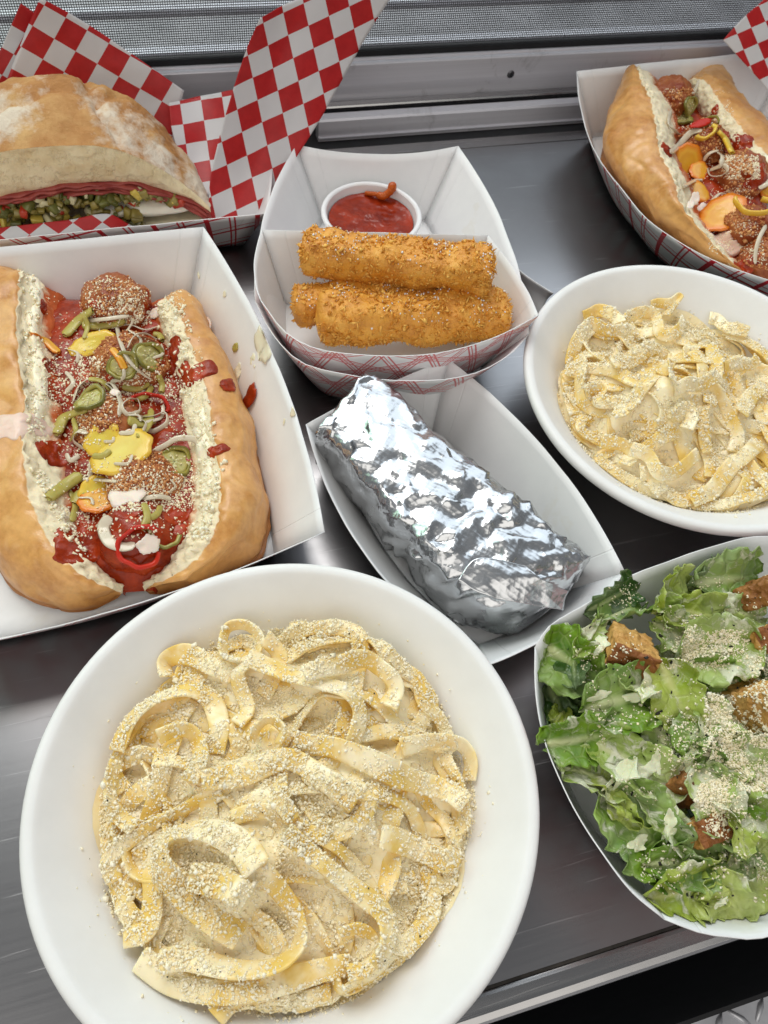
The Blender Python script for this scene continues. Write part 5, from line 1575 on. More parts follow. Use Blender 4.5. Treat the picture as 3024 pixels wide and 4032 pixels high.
FOIL = mat_foil()
fs = [((335, 112), (95, 420), (115, 545)), ((495, 190), (200, 445), (150, 640)), ((645, 370), (350, 640), (240, 745)), ((880, 560), (500, 830), (400, 905)), ((1060, 700), (645, 1000), (520, 1045)), ((1240, 845), (795, 1140), (660, 1235)), ((1395, 975), (1020, 1225), (800, 1375)), ((1465, 1045), (1315, 1265), (1120, 1465))]
rows = []
for k, (bt, ft, fb) in enumerate(fs):
    zt = [5.6, 5.6, 5.5, 5.4, 5.2, 5.0, 4.6, 4.0][k]; zf = [5.3, 5.3, 5.2, 5.1, 5.0, 4.8, 4.3, 3.6][k]
    BT, FT, FB = P(*c5(*bt), zt), P(*c5(*ft), zf), P(*c5(*fb), [1.6, 1.2, 1.0, .9, .8, .7, .6, .8][k])
    ax = (BT - FT); ax[2] = 0; ax /= np.linalg.norm(ax)
    BB = BT + ax * 0.1; BB[2] = 0.7
    mt = (BT + FT) / 2 + np.array([0, 0, 0.25])
    m2 = BT * 0.75 + FT * 0.25 + np.array([0, 0, 0.2]); m3 = BT * 0.25 + FT * 0.75 + np.array([0, 0, 0.15])
    mf = (FT + FB) / 2 - ax * 0.25; mb_ = (BT + BB) / 2 + ax * 0.4
    bo = (BB + FB) / 2; bo[2] = 0.35
    rows.append([bo, BB, mb_, BT, m2, mt, m3, FT, mf, FB])
rows = np.array(rows)
nl, nsn = 230, 190
rows = np.stack([catmull(rows[:, j], nl) for j in range(10)], 1)
def sharp_loop(q, n):
    a = catmull(q, n, True); b = resample(np.concatenate([q, q[:1]]), n + 1)[:-1]
    return a * 0.45 + b * 0.55
g = np.stack([sharp_loop(rows[i], nsn) for i in range(nl)], 0)
lt = np.linspace(0, 1, nl)
w = np.minimum(1, np.minimum(lt / 0.02, (1 - lt) / 0.035)) ** 0.5
cen = g.mean(1, keepdims=True); g = cen + (g - cen) * w[:, None, None]
v = g.reshape(-1, 3)
nrm = np.cross(np.gradient(g, axis=1).reshape(-1, 3), np.gradient(g, axis=0).reshape(-1, 3)); nrm /= np.linalg.norm(nrm, axis=1)[:, None] + 1e-9
if ((v - v.mean(0)) * nrm).sum() < 0: nrm = -nrm
gr = np.random.default_rng(77)
# crushed sheet: irregular flat facets with sharp creases, finer where the parcel was squeezed
NU, NS = 30, 26
pu = (np.arange(NU)[:, None] + gr.uniform(-0.38, 0.38, (NU, NS))) / (NU - 1); pu[0], pu[-1] = 0, 1
ps = (np.arange(NS)[None, :] + gr.uniform(-0.38, 0.38, (NU, NS))) / NS
iu = np.clip(pu * (nl - 1), 0, nl - 1.001); is_ = (ps * nsn) % nsn
a0 = iu.astype(int); b0 = is_.astype(int); fu = (iu - a0)[..., None]; fs_ = (is_ - b0)[..., None]
def bil(G):
    return (G[a0, b0 % nsn] * (1 - fu) + G[a0 + 1, b0 % nsn] * fu) * (1 - fs_) + (G[a0, (b0 + 1) % nsn] * (1 - fu) + G[a0 + 1, (b0 + 1) % nsn] * fu) * fs_
cv = bil(g).reshape(-1, 3); cn = bil(nrm.reshape(nl, nsn, 3)).reshape(-1, 3)
mid = np.exp(-((pu - 0.55) / 0.24) ** 2).ravel()
amp = 0.075 + 0.11 * mid
big = 0.30 * fbm(cv, 0.28, 2, 3)
cv = cv + cn * (gr.normal(size=len(cv)) * amp + big * 0.6)[:, None]
q4 = grid_faces(NU, NS, False, True)
tri = []
for q in q4:
    if gr.random() < 0.5: tri += [[q[0], q[1], q[2]], [q[0], q[2], q[3]]]
    else: tri += [[q[0], q[1], q[3]], [q[1], q[2], q[3]]]
bm = bmesh.new()
bv = [bm.verts.new(x) for x in cv]
for q in tri:
    try: bm.faces.new([bv[i] for i in q])
    except ValueError: pass
bmesh.ops.subdivide_edges(bm, edges=bm.edges[:], cuts=2, use_grid_fill=False)
bmesh.ops.triangulate(bm, faces=bm.faces[:])
v = np.array([x.co[:] for x in bm.verts]); bm.verts.index_update()
f = np.array([[x.index for x in q.verts] for q in bm.faces]); bm.free()
crush = sstep(0.0, 0.3, noise(v, 0.3, 21)) * np.exp(-((v[:, 1] - 19) / 7) ** 2)
v = v + gr.normal(size=v.shape) * (0.042 * crush + 0.012)[:, None]
v[:, 2] = np.maximum(v[:, 2], 0.22)
parcel = thing("foil_parcel", "crumpled silver foil parcel in the plain white boat", "foil parcel", (13.5, 20, 0.22))
mesh("foil_wrap", v, f, FOIL, parcel, smooth=False)
# folded flap closing the near end
fl = np.array([[P(*c5(800, 1150), 5.0), P(*c5(900, 1045), 5.35), P(*c5(1130, 1085), 5.2)], [P(*c5(960, 1235), 4.75), P(*c5(1060, 1160), 5.1), P(*c5(1210, 1150), 5.0)], [P(*c5(1310, 1300), 3.9), P(*c5(1320, 1240), 4.15), P(*c5(1336, 1205), 4.2)]])
fl = np.stack([catmull(fl[:, j], 60) for j in range(3)], 1); fl = np.stack([catmull(fl[i], 40) for i in range(60)], 0)
v = fl.reshape(-1, 3); v[:, 2] += 0.16 * fbm(v, 0.6, 2, 5) + 0.05 * np.abs(noise(v, 1.6, 7)) + 0.12
o = mesh("end_fold", v, grid_faces(60, 40), FOIL, parcel, orient="up", angle=20); solid(o, 0.03, 0)
# ------------------------------------------------------------------ caesar salad


def mat_leaf(name, lo, hi, rib, dress=0.5):
    t = NT(name)
    co = t.coord('Object')
    base = t.ramp(t.noise(60, 4, 0.6, co, 0.3), [(0.3, lo), (0.7, hi)])
    vo = t.n('ShaderNodeTexVoronoi', feature='DISTANCE_TO_EDGE'); vo.inputs['Scale'].default_value = 110; t.l(co, vo.inputs['Vector'])
    vein = t.ramp(vo.outputs['Distance'], [(0.0, (1, 1, 1)), (0.09, (0, 0, 0))])
    base = t.mix(t.math('MULTIPLY', vein, 0.2), base, rib)
    base = t.mix(t.ramp(t.attr('rib'), [(0.35, (0, 0, 0)), (0.9, (1, 1, 1))]), base, rib)
    dn = t.noise(75, 6, 0.65, co, 0.8)
    dm = t.ramp(dn, [(0.62 - 0.16 * dress, (0, 0, 0)), (0.70 - 0.16 * dress, (1, 1, 1))])
    gl_ = t.ramp(t.noise(26, 4, 0.6, co, 0.5), [(0.42, (0, 0, 0)), (0.66, (1, 1, 1))])
    base = t.mix(t.math('MULTIPLY', gl_, 0.22 + 0.25 * dress), base, (0.72, 0.76, 0.50))
    base = t.mix(t.math('MULTIPLY', dm, 0.8), base, (0.88, 0.86, 0.70))
    t.col(base); t.set(Roughness=0.28)
    t.b.inputs['Specular IOR Level'].default_value = 0.4
    h = t.math('ADD', t.math('MULTIPLY', vein, -0.5), t.math('MULTIPLY', dm, 0.6))
    h = t.math('ADD', h, t.math('MULTIPLY', t.noise(130, 4, 0.6, co), 0.8))
    t.bump(h, 0.5, 0.14)
    tr = t.n('ShaderNodeBsdfTranslucent'); t.l(base, tr.inputs[0])
    mx = t.n('ShaderNodeMixShader'); mx.inputs[0].default_value = 0.22
    t.l(t.b.outputs[0], mx.inputs[1]); t.l(tr.outputs[0], mx.inputs[2]); t.l(mx.outputs[0], t.out.inputs[0])
    return t.m


LEAVES = {'d': mat_leaf("dark_romaine", (0.025, 0.075, 0.014), (0.075, 0.175, 0.03), (0.42, 0.50, 0.20), 0.2),
          'm': mat_leaf("mid_romaine", (0.085, 0.21, 0.014), (0.27, 0.44, 0.035), (0.58, 0.62, 0.30), 0.4),
          'y': mat_leaf("heart_romaine", (0.30, 0.42, 0.03), (0.52, 0.60, 0.09), (0.62, 0.64, 0.22), 0.45),
          'p': mat_leaf("dressed_romaine", (0.26, 0.40, 0.05), (0.48, 0.60, 0.15), (0.66, 0.68, 0.36), 0.75)}
salad = thing("caesar_salad", "chopped romaine salad with dressing and cheese in the cream white boat", "salad", (26, 5.2, 0.2))
leaf_objs = []


def leaf(kind, c, length, width, spin, pitch=0.0, rollx=0.0, bend=0.5, ruff=0.22, seed=0, fold=0.0):
    nu, nv = 34, 26
    u = np.linspace(-1, 1, nu); s = np.linspace(-1, 1, nv)
    U, V_ = np.meshgrid(u, s, indexing='ij')
    pa = np.stack([U.ravel() * 1.2, np.full(U.size, 3.0) * np.sign(V_.ravel()), np.zeros(U.size)], 1)
    wid = np.sqrt(np.clip(1 - np.abs(U) ** 3.2, 0.02, 1)) * (1 + 0.30 * noise(pa, 1.7, seed).reshape(U.shape) + 0.2 * noise(pa, 5, seed + 1).reshape(U.shape))
    le = 1 + 0.16 * noise(np.stack([V_.ravel() * 2, U.ravel() * 0, U.ravel() * 0], 1), 1.5, seed + 2).reshape(U.shape)
    x = U * length / 2 * le; y = V_ * width / 2 * wid
    ax = np.abs(V_)
    z = bend * (-(U ** 2) * length * 0.18) + fold * ax * width * 0.5 + 0.25 * bend * (V_ ** 2) * width
    q = np.stack([x.ravel(), y.ravel(), np.zeros(x.size)], 1)
    z = z + 0.16 * np.abs(noise(q, 1.7, seed + 8)).reshape(U.shape) + 0.07 * np.abs(noise(q, 3.6, seed + 9)).reshape(U.shape)
    z = z + ruff * ax ** 1.5 * noise(q, 1.1, seed + 3).reshape(U.shape) * 1.6 + 0.12 * fbm(q, 0.9, 3, seed + 4).reshape(U.shape) + ruff * 0.9 * ax ** 2 * noise(q, 2.6, seed + 5).reshape(U.shape)
    z = z + 0.16 * np.exp(-(V_ / 0.13) ** 2)
    v = np.stack([x, y, z], -1).reshape(-1, 3)
    R = rotm((0, 0, 1), spin) @ rotm((0, 1, 0), pitch) @ rotm((1, 0, 0), rollx)
    v = v @ R.T + np.asarray(c)
    v[:, 2] = np.maximum(v[:, 2], 0.35)
    for s_ in (0, 1, 3): v = keep_inside(v, tray_salad.name, s_, 0.1)
    rib = np.exp(-(V_ / (0.16 + 0.1 * (1 - U) / 2)) ** 2).ravel() * np.clip(1.2 - 0.5 * (U.ravel() + 1), 0.2, 1)
    o = mesh("lettuce_leaf", v, grid_faces(nu, nv), LEAVES[kind], salad, orient="up", attrs={"rib": rib})
    solid(o, 0.035, 0)
    leaf_objs.append(o)
    return o


# bed of hidden leaves
gs = np.random.default_rng(91)
for k in range(46):
    x, y = gs.uniform(18, 35), gs.uniform(1.4, 9.6)
    hgt = 0.9 + 2.6 * gs.random()
    leaf(gs.choice(['d', 'm', 'm', 'y']), (x, y, hgt), gs.uniform(2.5, 4.2), gs.uniform(1.8, 3), gs.uniform(0, 6.28), gs.uniform(-0.4, 0.4), gs.uniform(-0.5, 0.5), 0.6, 0.3, k)
# leaves one can see, from the photo: kind, point, height, length, width, heading in the picture (degrees), pitch, roll
vis = [('d', (265, 960), 3.6, 2.2, 1.8, 60, .1, .3), ('d', (1240, 1690), 3.8, 3.4, 2.6, 80, .2, .3), ('d', (1165, 960), 4.6, 3.0, 1.6, 75, .2, .5), ('d', (800, 1060), 4.6, 1.6, 1.2, 60, .3, .2),
       ('d', (1230, 1900), 3.4, 2.6, 2.2, 30, .1, .2), ('d', (420, 880), 4.0, 2.6, 2.0, 20, .1, .2), ('m', (330, 1250), 3.9, 3.0, 1.8, 40, .1, -.3), ('d', (700, 1180), 4.0, 3.0, 2.4, 20, 0, .2),
       ('m', (310, 720), 5.0, 3.3, 2.7, 35, -.1, .35), ('d', (545, 385), 5.5, 3.2, 1.7, -35, .1, .5), ('m', (600, 470), 5.3, 2.8, 1.7, -20, .2, -.4), ('p', (425, 585), 5.9, 2.6, 0.9, -55, .1, .2),
       ('y', (860, 400), 5.5, 3.1, 2.6, -40, .2, .3), ('m', (1140, 300), 5.4, 3.6, 2.6, -10, .1, .3), ('d', (1020, 300), 5.0, 2.4, 1.8, -30, .1, .4), ('y', (1000, 490), 5.5, 3.2, 1.9, 10, .1, .2),
       ('p', (1180, 480), 5.3, 2.8, 1.8, 0, .1, .1), ('p', (880, 600), 5.2, 2.6, 2.0, 30, .1, .1), ('p', (1085, 670), 6.1, 3.5, 2.8, -8, -.15, .15), ('m', (1090, 800), 5.6, 2.6, 1.6, 20, .1, .3),
       ('m', (590, 910), 5.8, 3.7, 2.9, -20, .1, .15), ('y', (860, 900), 6.2, 3.0, 2.4, 60, .15, .35), ('m', (405, 1110), 5.6, 4.3, 2.0, -12, .05, .3), ('m', (960, 1090), 6.1, 2.6, 1.6, -65, .2, -.3),
       ('p', (1080, 1120), 6.2, 3.2, 2.0, 65, .15, .1), ('p', (660, 1250), 5.5, 4.2, 2.0, 25, .1, .1), ('p', (800, 1170), 5.4, 2.4, 1.8, 70, .1, .2), ('p', (450, 1320), 5.0, 3.2, 1.9, 20, .15, -.1),
       ('y', (560, 1400), 5.0, 3.2, 1.8, 40, .1, -.2), ('m', (670, 1560), 4.9, 3.6, 3.0, 50, .15, .2), ('p', (830, 1560), 5.3, 3.4, 1.3, 48, .1, .1), ('p', (1050, 1420), 5.9, 2.6, 2.0, 70, .2, .2),
       ('p', (1235, 1470), 5.7, 3.8, 1.8, 28, .1, .1), ('p', (1250, 1270), 5.8, 3.0, 2.4, 10, .1, .1), ('m', (960, 1740), 4.9, 4.0, 1.9, -8, .1, .2), ('y', (930, 1870), 4.6, 3.8, 2.0, -20, .15, .3),
       ('y', (1120, 1930), 4.5, 2.4, 2.0, 50, .2, .3), ('y', (1060, 1990), 4.2, 2.2, 1.8, 20, .2, .2), ('m', (860, 1800), 4.3, 2.6, 2.0, 30, .1, .2), ('m', (1250, 1620), 5.0, 3.0, 2.0, 20, .1, .3),
       ('y', (1290, 1800), 4.4, 2.6, 2.2, 40, .1, .3), ('m', (520, 1180), 5.0, 2.6, 1.8, 30, .1, .2), ('p', (1230, 1080), 5.2, 2.4, 2.2, 50, .1, .1)]
for k, (kd, uv, z, ln, wd, hd, pt, rl) in enumerate(vis):
    a0 = P(*c6(*uv), z)
    a1 = P(*c6(uv[0] + 60 * math.cos(math.radians(hd)), uv[1] + 60 * math.sin(math.radians(hd))), z)
    sp = math.atan2(a1[1] - a0[1], a1[0] - a0[0])
    leaf(kd, a0, ln * 1.22, wd * 1.18, sp, pt * 1.3, rl * 1.4, 0.75, 0.5, 200 + k, 0.2)
    if k % 4 == 0: leaf(gs.choice(['m', 'y', 'p', 'd']), a0 + np.array([gs.uniform(-1.2, 1.2), gs.uniform(-0.8, 0.8), 0.15]), ln * 0.6, wd * 0.6, sp + gs.uniform(-1.5, 1.5), gs.uniform(-.4, .4), gs.uniform(-.8, .8), 0.8, 0.55, 400 + k, 0.3)


def mat_crouton(name, lo, hi, crust):
    t = NT(name)
    co = t.coord('Object')
    b = t.ramp(t.noise(70, 5, 0.65, co, 0.3), [(0.3, lo), (0.7, hi)])
    t.col(t.mix(t.ramp(t.attr('crust'), [(0.4, (0, 0, 0)), (0.7, (1, 1, 1))]), b, crust))
    t.set(Roughness=0.55)
    vo = t.n('ShaderNodeTexVoronoi'); vo.inputs['Scale'].default_value = 260; t.l(co, vo.inputs['Vector'])
    t.bump(t.math('ADD', vo.outputs['Distance'], t.noise(200, 4, 0.7, co)), 0.9, 0.2)
    return t.m


CROUTON = mat_crouton("toasted_crouton", (0.50, 0.23, 0.045), (0.74, 0.45, 0.14), (0.28, 0.095, 0.02))
CROUTON_D = mat_crouton("dark_toasted_crouton", (0.22, 0.075, 0.018), (0.44, 0.19, 0.045), (0.14, 0.045, 0.012))


def crouton(label, uv, z, size, rot, m, seed):
    n = 16
    t_ = np.linspace(-1, 1, n)
    vs, fs, off, cr = [], [], 0, []
    bm = bmesh.new(); bmesh.ops.create_cube(bm, size=2.0); bmesh.ops.subdivide_edges(bm, edges=bm.edges[:], cuts=14, use_grid_fill=True)
    v = np.array([x.co[:] for x in bm.verts]); f = np.array([[q.index for q in x.verts] for x in bm.faces]); bm.free()
    cr = sstep(0.75, 0.98, v[:, 2])
    r = (np.abs(v) ** 14).sum(1) ** (1 / 14); v = v / r[:, None]
    v = v * np.asarray(size) / 2
    v = v * (1 + 0.16 * fbm(v, 0.7, 3, seed))[:, None] + 0.10 * np.stack([noise(v, 2.4, seed), noise(v, 2.4, seed + 1), noise(v, 2.4, seed + 2)], 1)
    holes = np.clip(noise(v, 2.6, seed + 4) - 0.05, 0, 1)
    v = v * (1 - 0.42 * holes)[:, None]
    R = rotm((0, 0, 1), rot[2]) @ rotm((0, 1, 0), rot[1]) @ rotm((1, 0, 0), rot[0])
    c = P(*c6(*uv), z)
    o = mesh("crouton", v @ R.T + c, f, m, None, label=label, cat="crouton", group="croutons in the salad", attrs={"crust": cr}, org=c)
    return o


cro = [crouton("golden crouton with a brown crust edge by the foil parcel side of the salad", (625, 670), 6.0, (2.4, 1.5, 2.3), (1.0, 0.1, -0.6), CROUTON, 1),
       crouton("dark torn crouton at the far rim of the salad", (1300, 370), 6.0, (1.5, 1.4, 2.2), (0.4, 0.5, 0.4), CROUTON_D, 2),
       crouton("large cheese crusted crouton at the picture edge", (1310, 950), 6.2, (2.0, 2.2, 3.2), (0.5, 0.2, 0.3), CROUTON, 3),
       crouton("dark brown crouton sunk between the dressed leaves", (925, 1350), 5.0, (1.5, 1.6, 1.8), (0.4, 0.2, 0.7), CROUTON_D, 4),
       crouton("cheese dusted crouton below the sunken dark one", (1020, 1580), 5.2, (2.2, 1.2, 1.3), (0.2, 0.2, 0.1), CROUTON, 5),
       crouton("pale crouton tucked above the large cheese crusted one", (1300, 620), 5.9, (1.6, 1.4, 1.2), (0.2, 0.2, 0.1), CROUTON, 6)]
tree6 = bvh_of(leaf_objs + cro)
sprinkle("grated_cheese", tree6, [(250, 350), (1500, 250), (1500, 2000), (700, 1900)], c6, 4200, 61, salad, (0.026, 0.06), lo=0.15, mult=1.3)
sprinkle("grated_cheese", tree6, [(900, 560), (1230, 560), (1230, 780), (880, 760)], c6, 900, 62, salad, (0.026, 0.06), lo=0.3, mult=1.5)
sprinkle("grated_cheese", tree6, [(1010, 880), (1200, 900), (1230, 1320), (1000, 1200)], c6, 1500, 63, salad, (0.028, 0.065), lo=0.45, mult=1.5)
sprinkle("grated_cheese", tree6, [(980, 1350), (1140, 1300), (1130, 1640), (920, 1560)], c6, 800, 64, salad, (0.026, 0.06), lo=0.35, mult=1.5)
sprinkle("grated_cheese", tree6, [(1200, 700), (1400, 700), (1400, 1180), (1210, 1150)], c6, 1300, 65, salad, (0.028, 0.065), lo=0.45, mult=1.5)
sprinkle("grated_cheese", tree6, [(720, 500), (1000, 480), (960, 760), (760, 760)], c6, 700, 66, salad, (0.026, 0.06), lo=0.3, mult=1.5)
sprinkle("grated_cheese", tree6, [(1180, 1200), (1400, 1180), (1400, 1400), (1180, 1380)], c6, 700, 68, salad, (0.026, 0.065), lo=0.6)
sprinkle("pepper_specks", tree6, [(250, 400), (1500, 300), (1500, 2050), (700, 1950)], c6, 120, 67, salad, (0.03, 0.075), m=PEPPER, lo=0.4)
# blobs of dressing
DRESS = mat_wet("white_dressing", (0.72, 0.73, 0.48), (0.82, 0.82, 0.62), 0.18, 60, 0.2, 0.2, 120)
for k, (uv, r, sq, sp) in enumerate([((700, 1290), 0.8, 0.5, 0.4), ((830, 1540), 1.0, 0.4, 0.9), ((560, 1330), 0.8, 0.6, 0.3), ((640, 900), 0.7, 0.5, 0.2), ((480, 640), 0.6, 0.4, 0.8), ((760, 1230), 0.7, 0.5, 1.2), ((660, 1650), 0.6, 0.6, 0.1), ((1090, 1960), 0.4, 0.6, 0.4), ((930, 1240), 0.6, 0.4, 0.7), ((380, 900), 0.6, 0.5, 0.2)]):
    glob("dressing", None, None, tree6, c6(*uv), r, DRESS, 300 + k, sq * 0.8, salad, sp, 0.08, 0.6)

# ------------------------------------------------------------------ round sandwich
def c8(u, v): return u * 0.52909, v * 0.52909


sand = thing("round_sandwich", "cut ciabatta sandwich with salami and relish in the checked paper", "sandwich", (-5, 54, 1.0))
YF = 51.0
bx = np.array([-16.5, -15.2, -13, -10, -6.5, -3.4, -1.0, 1.0, 2.3, 3.2, 3.55])
bz = np.array([3.2, 6.2, 7.8, 8.6, 8.85, 8.6, 7.6, 6.1, 4.8, 3.6, 3.0])        # crust line on the cut face
lz = np.array([3.0, 4.2, 5.0, 5.5, 5.9, 5.95, 5.5, 4.6, 3.8, 3.0, 2.7])        # lower edge of the crumb
ns, nt = 130, 70
xs = np.interp(np.linspace(0, 1, ns), np.linspace(0, 1, len(bx)), bx)
cz = catmull(np.column_stack([bx, bz]), ns); cl = catmull(np.column_stack([bx, lz]), ns)
xs, zt, zl = cz[:, 0], cz[:, 1], np.interp(cz[:, 0], cl[:, 0], cl[:, 1])
t_ = np.linspace(0, 1, nt)
half = np.sqrt(np.clip(1 - ((xs + 6.5) / 10.1) ** 2, 0.0, 1))
g = np.zeros((ns, nt, 3))
g[:, :, 0] = xs[:, None] + 0.25 * np.sin(math.pi * t_)[None] * np.sign(xs + 6.5)[:, None] * 0.4
g[:, :, 1] = YF + 10.2 * half[:, None] * np.sin(t_ * math.pi / 2)[None] ** 1.0
hump = 1 + 0.30 * np.sin(math.pi * np.minimum(t_ * 1.25, 1)) ** 1.2
g[:, :, 2] = 2.4 + (zt - 2.4)[:, None] * hump[None] * np.cos(t_ * math.pi / 2)[None] ** 0.45
v = g.reshape(-1, 3)
dn = v - np.array([-6.5, 53, 2.5]); dn /= np.linalg.norm(dn, axis=1)[:, None]
fr = np.tile(sstep(0, 0.12, t_), ns)
crack = np.exp(-(((v[:, 0] + 3.0) + 0.30 * (v[:, 1] - 55) + 0.9 * noise(v, 0.5, 4)) / 0.35) ** 2) * sstep(51, 52.5, v[:, 1])
crack2 = np.exp(-((v[:, 1] - 55.2 - 0.25 * (v[:, 0] + 5) + 1.1 * noise(v, 0.4, 9)) / 0.4) ** 2)
v = v + dn * ((0.40 * fbm(v, 0.28, 2, 3) + 0.26 * fbm(v, 0.8, 5, 4, 0.6) + 0.07 * fbm(v, 2.4, 2, 9)) * (0.3 + 0.7 * fr) - 0.6 * crack - 0.4 * crack2 * fr)[:, None]


def mat_ciabatta():
    t = NT("floured_crust")
    co = t.coord('Object')
    n1 = t.noise(22, 5, 0.62, co, 0.3)
    c_ = t.ramp(n1, [(0.25, (0.28, 0.10, 0.02)), (0.48, (0.48, 0.22, 0.058)), (0.7, (0.68, 0.42, 0.16))])
    fl = t.ramp(t.math('ADD', t.math('MULTIPLY', t.noise(16, 3, 0.6, co, 0.4), 0.75), t.math('MULTIPLY', t.noise(150, 5, 0.7, co), 0.35)), [(0.51, (0, 0, 0)), (0.64, (1, 1, 1))])
    c_ = t.mix(t.math('MULTIPLY', fl, 0.75), c_, (0.80, 0.74, 0.62))
    t.col(c_); t.set(Roughness=0.6)
    nb = t.bump(t.noise(55, 8, 0.75, co), 1.0, 0.3)
    t.bump(t.noise(300, 4, 0.6, co), 0.3, 0.06, nb)
    return t.m


top = mesh("top_crust", v, grid_faces(ns, nt), mat_ciabatta(), sand, orient="up")
# cut crumb face with holes, slightly hollow
nt2 = 44
s_ = np.linspace(0, 1, nt2)
g = np.zeros((ns, nt2, 3))
g[:, :, 0] = xs[:, None]
g[:, :, 2] = zt[:, None] * (1 - s_)[None] + zl[:, None] * s_[None]
v0 = top.data
edge_front = v.reshape(ns, nt, 3)[:, 0]
g[:, :, 1] = edge_front[:, 1][:, None]
g += (edge_front - np.stack([xs, np.full(ns, YF), zt], 1))[:, None] * (1 - s_)[None, :, None] * np.array([1, 0, 1])
v = g.reshape(-1, 3)
v[:, 1] += -0.25 * np.sin(math.pi * np.tile(s_, ns)) + 0.10 * fbm(v, 0.7, 3, 7) + 0.35 * np.clip(noise(v * np.array([1, 0, 1]), 1.3, 3) - 0.3, 0, 1)


def mat_crumbface():
    t = NT("open_crumb")
    co = t.coord('Object')
    t.col(t.ramp(t.noise(60, 5, 0.65, co), [(0.3, (0.74, 0.57, 0.31)), (0.62, (0.90, 0.77, 0.51))])); t.set(Roughness=0.8)
    pore = t.ramp(t.noise(150, 5, 0.6, co), [(0.36, (0, 0, 0)), (0.5, (1, 1, 1))])
    h = t.math('ADD', pore, t.math('MULTIPLY', t.noise(420, 4, 0.6, co), 0.5))
    t.bump(h, 0.6, 0.12); t.sss(0.15, (1, .7, .4), .2)
    return t.m


mesh("crumb", v, grid_faces(ns, nt2), mat_crumbface(), sand, orient=None)
SALAMI = mat_wet("cured_salami", (0.26, 0.035, 0.03), (0.44, 0.10, 0.075), 0.32, 90, 0.15, 0.2, 120)
HAM = mat_wet("pale_ham", (0.58, 0.30, 0.24), (0.70, 0.46, 0.38), 0.35, 60, 0.2, 0.2, 120)
MOZZ = mat_wet("soft_white_cheese", (0.76, 0.70, 0.56), (0.84, 0.80, 0.70), 0.4, 50, 0.3, 0.3, 80)
for k, (dz, dy, th, mm, x0, x1) in enumerate([(0.05, -0.30, 0.14, SALAMI, -15, 3.4), (-0.16, -0.42, 0.14, SALAMI, -14, 3.3), (-0.36, -0.36, 0.15, SALAMI, -10, 3.5), (-0.55, -0.50, 0.14, SALAMI, -6.5, 3.5), (-0.78, -0.30, 0.18, HAM, -3, 3.3)]):
    n = 70
    xx = np.linspace(x0, x1, n)
    zz = np.interp(xx, xs, zl) + dz
    g = np.zeros((n, 12, 3)); dep = np.linspace(0, 1, 12)
    g[:, :, 0] = xx[:, None]; g[:, :, 1] = YF + dy + 0.5 * noise(np.stack([xx, xx * 0, xx * 0 + k], 1), 0.8, k)[:, None] + dep[None] * 3.2
    g[:, :, 2] = (zz + 0.2 * noise(np.stack([xx, xx * 0, xx * 0 + k], 1), 0.9, k + 4))[:, None] - 0.10 * (1 - dep)[None] ** 3
    o = mesh("meat_slice", g.reshape(-1, 3), grid_faces(n, 12), mm, sand, orient=None); solid(o, th, 0)
# cheese slab and lower bread
v, f = blob((-0.2, YF + 0.7, 3.25), 1.0, 4, 0.12, 0.8, 5, (3.0, 1.1, 0.62)); mesh("white_cheese", v, f, MOZZ, sand)
v, f = blob((-3.2, YF + 0.9, 3.2), 1.0, 4, 0.12, 0.8, 6, (1.8, 1.1, 0.45)); mesh("white_cheese", v, f, MOZZ, sand)
n = 60; xx = np.linspace(-15.5, 3.6, n); g = np.zeros((n, 20, 3)); dep = np.linspace(0, 1, 20)
hh = np.sqrt(np.clip(1 - ((xx + 6.5) / 10.2) ** 2, 0, 1))
g[:, :, 0] = xx[:, None]; g[:, :, 1] = YF + 0.1 + dep[None] * 9 * hh[:, None]; g[:, :, 2] = 2.0
o = mesh("bottom_bread", g.reshape(-1, 3), grid_faces(n, 20), CIABATTA, sand, orient="up", attrs={"crumb": np.ones(n * 20), "bake": np.zeros(n * 20), "stain": np.zeros(n * 20)}); solid(o, 1.3, -1)
# chopped relish
RELISH = [simple("relish_olive", (0.27, 0.21, 0.05), 0.25, 0.3, 90), simple("relish_green", (0.15, 0.15, 0.035), 0.25, 0.3, 90), simple("relish_red", (0.42, 0.04, 0.015), 0.25, 0.2, 90), simple("relish_yellow", (0.62, 0.46, 0.08), 0.25, 0.2, 90), simple("relish_pale", (0.60, 0.54, 0.32), 0.25, 0.2, 90)]
gl = np.random.default_rng(44)
for k in range(260):
    x = gl.uniform(-12.5, -1.2) if k % 5 else gl.uniform(-2, 1.5)
    zhi = np.interp(x, xs, zl) - 0.7; zlo = 1.9
    z = gl.uniform(zlo, zhi)
    if x > -1.6: z = zhi + 0.1
    m = RELISH[gl.choice(5, p=[0.46, 0.22, 0.09, 0.09, 0.14])]
    sz = gl.uniform(0.22, 0.62)
    v = _BOX * np.array([sz, sz * gl.uniform(0.5, 1), sz * gl.uniform(0.4, 0.8)]) * (1 + gl.uniform(-0.25, 0.25, (8, 3)))
    R = rotm(tuple(gl.normal(size=3)), gl.uniform(0, 3))
    o = mesh("relish_piece", v @ R.T + np.array([x, YF - 0.15 + gl.uniform(-0.25, 0.5), z]), _BOXF, m, sand)
    bevel(o, 0.05, 1)

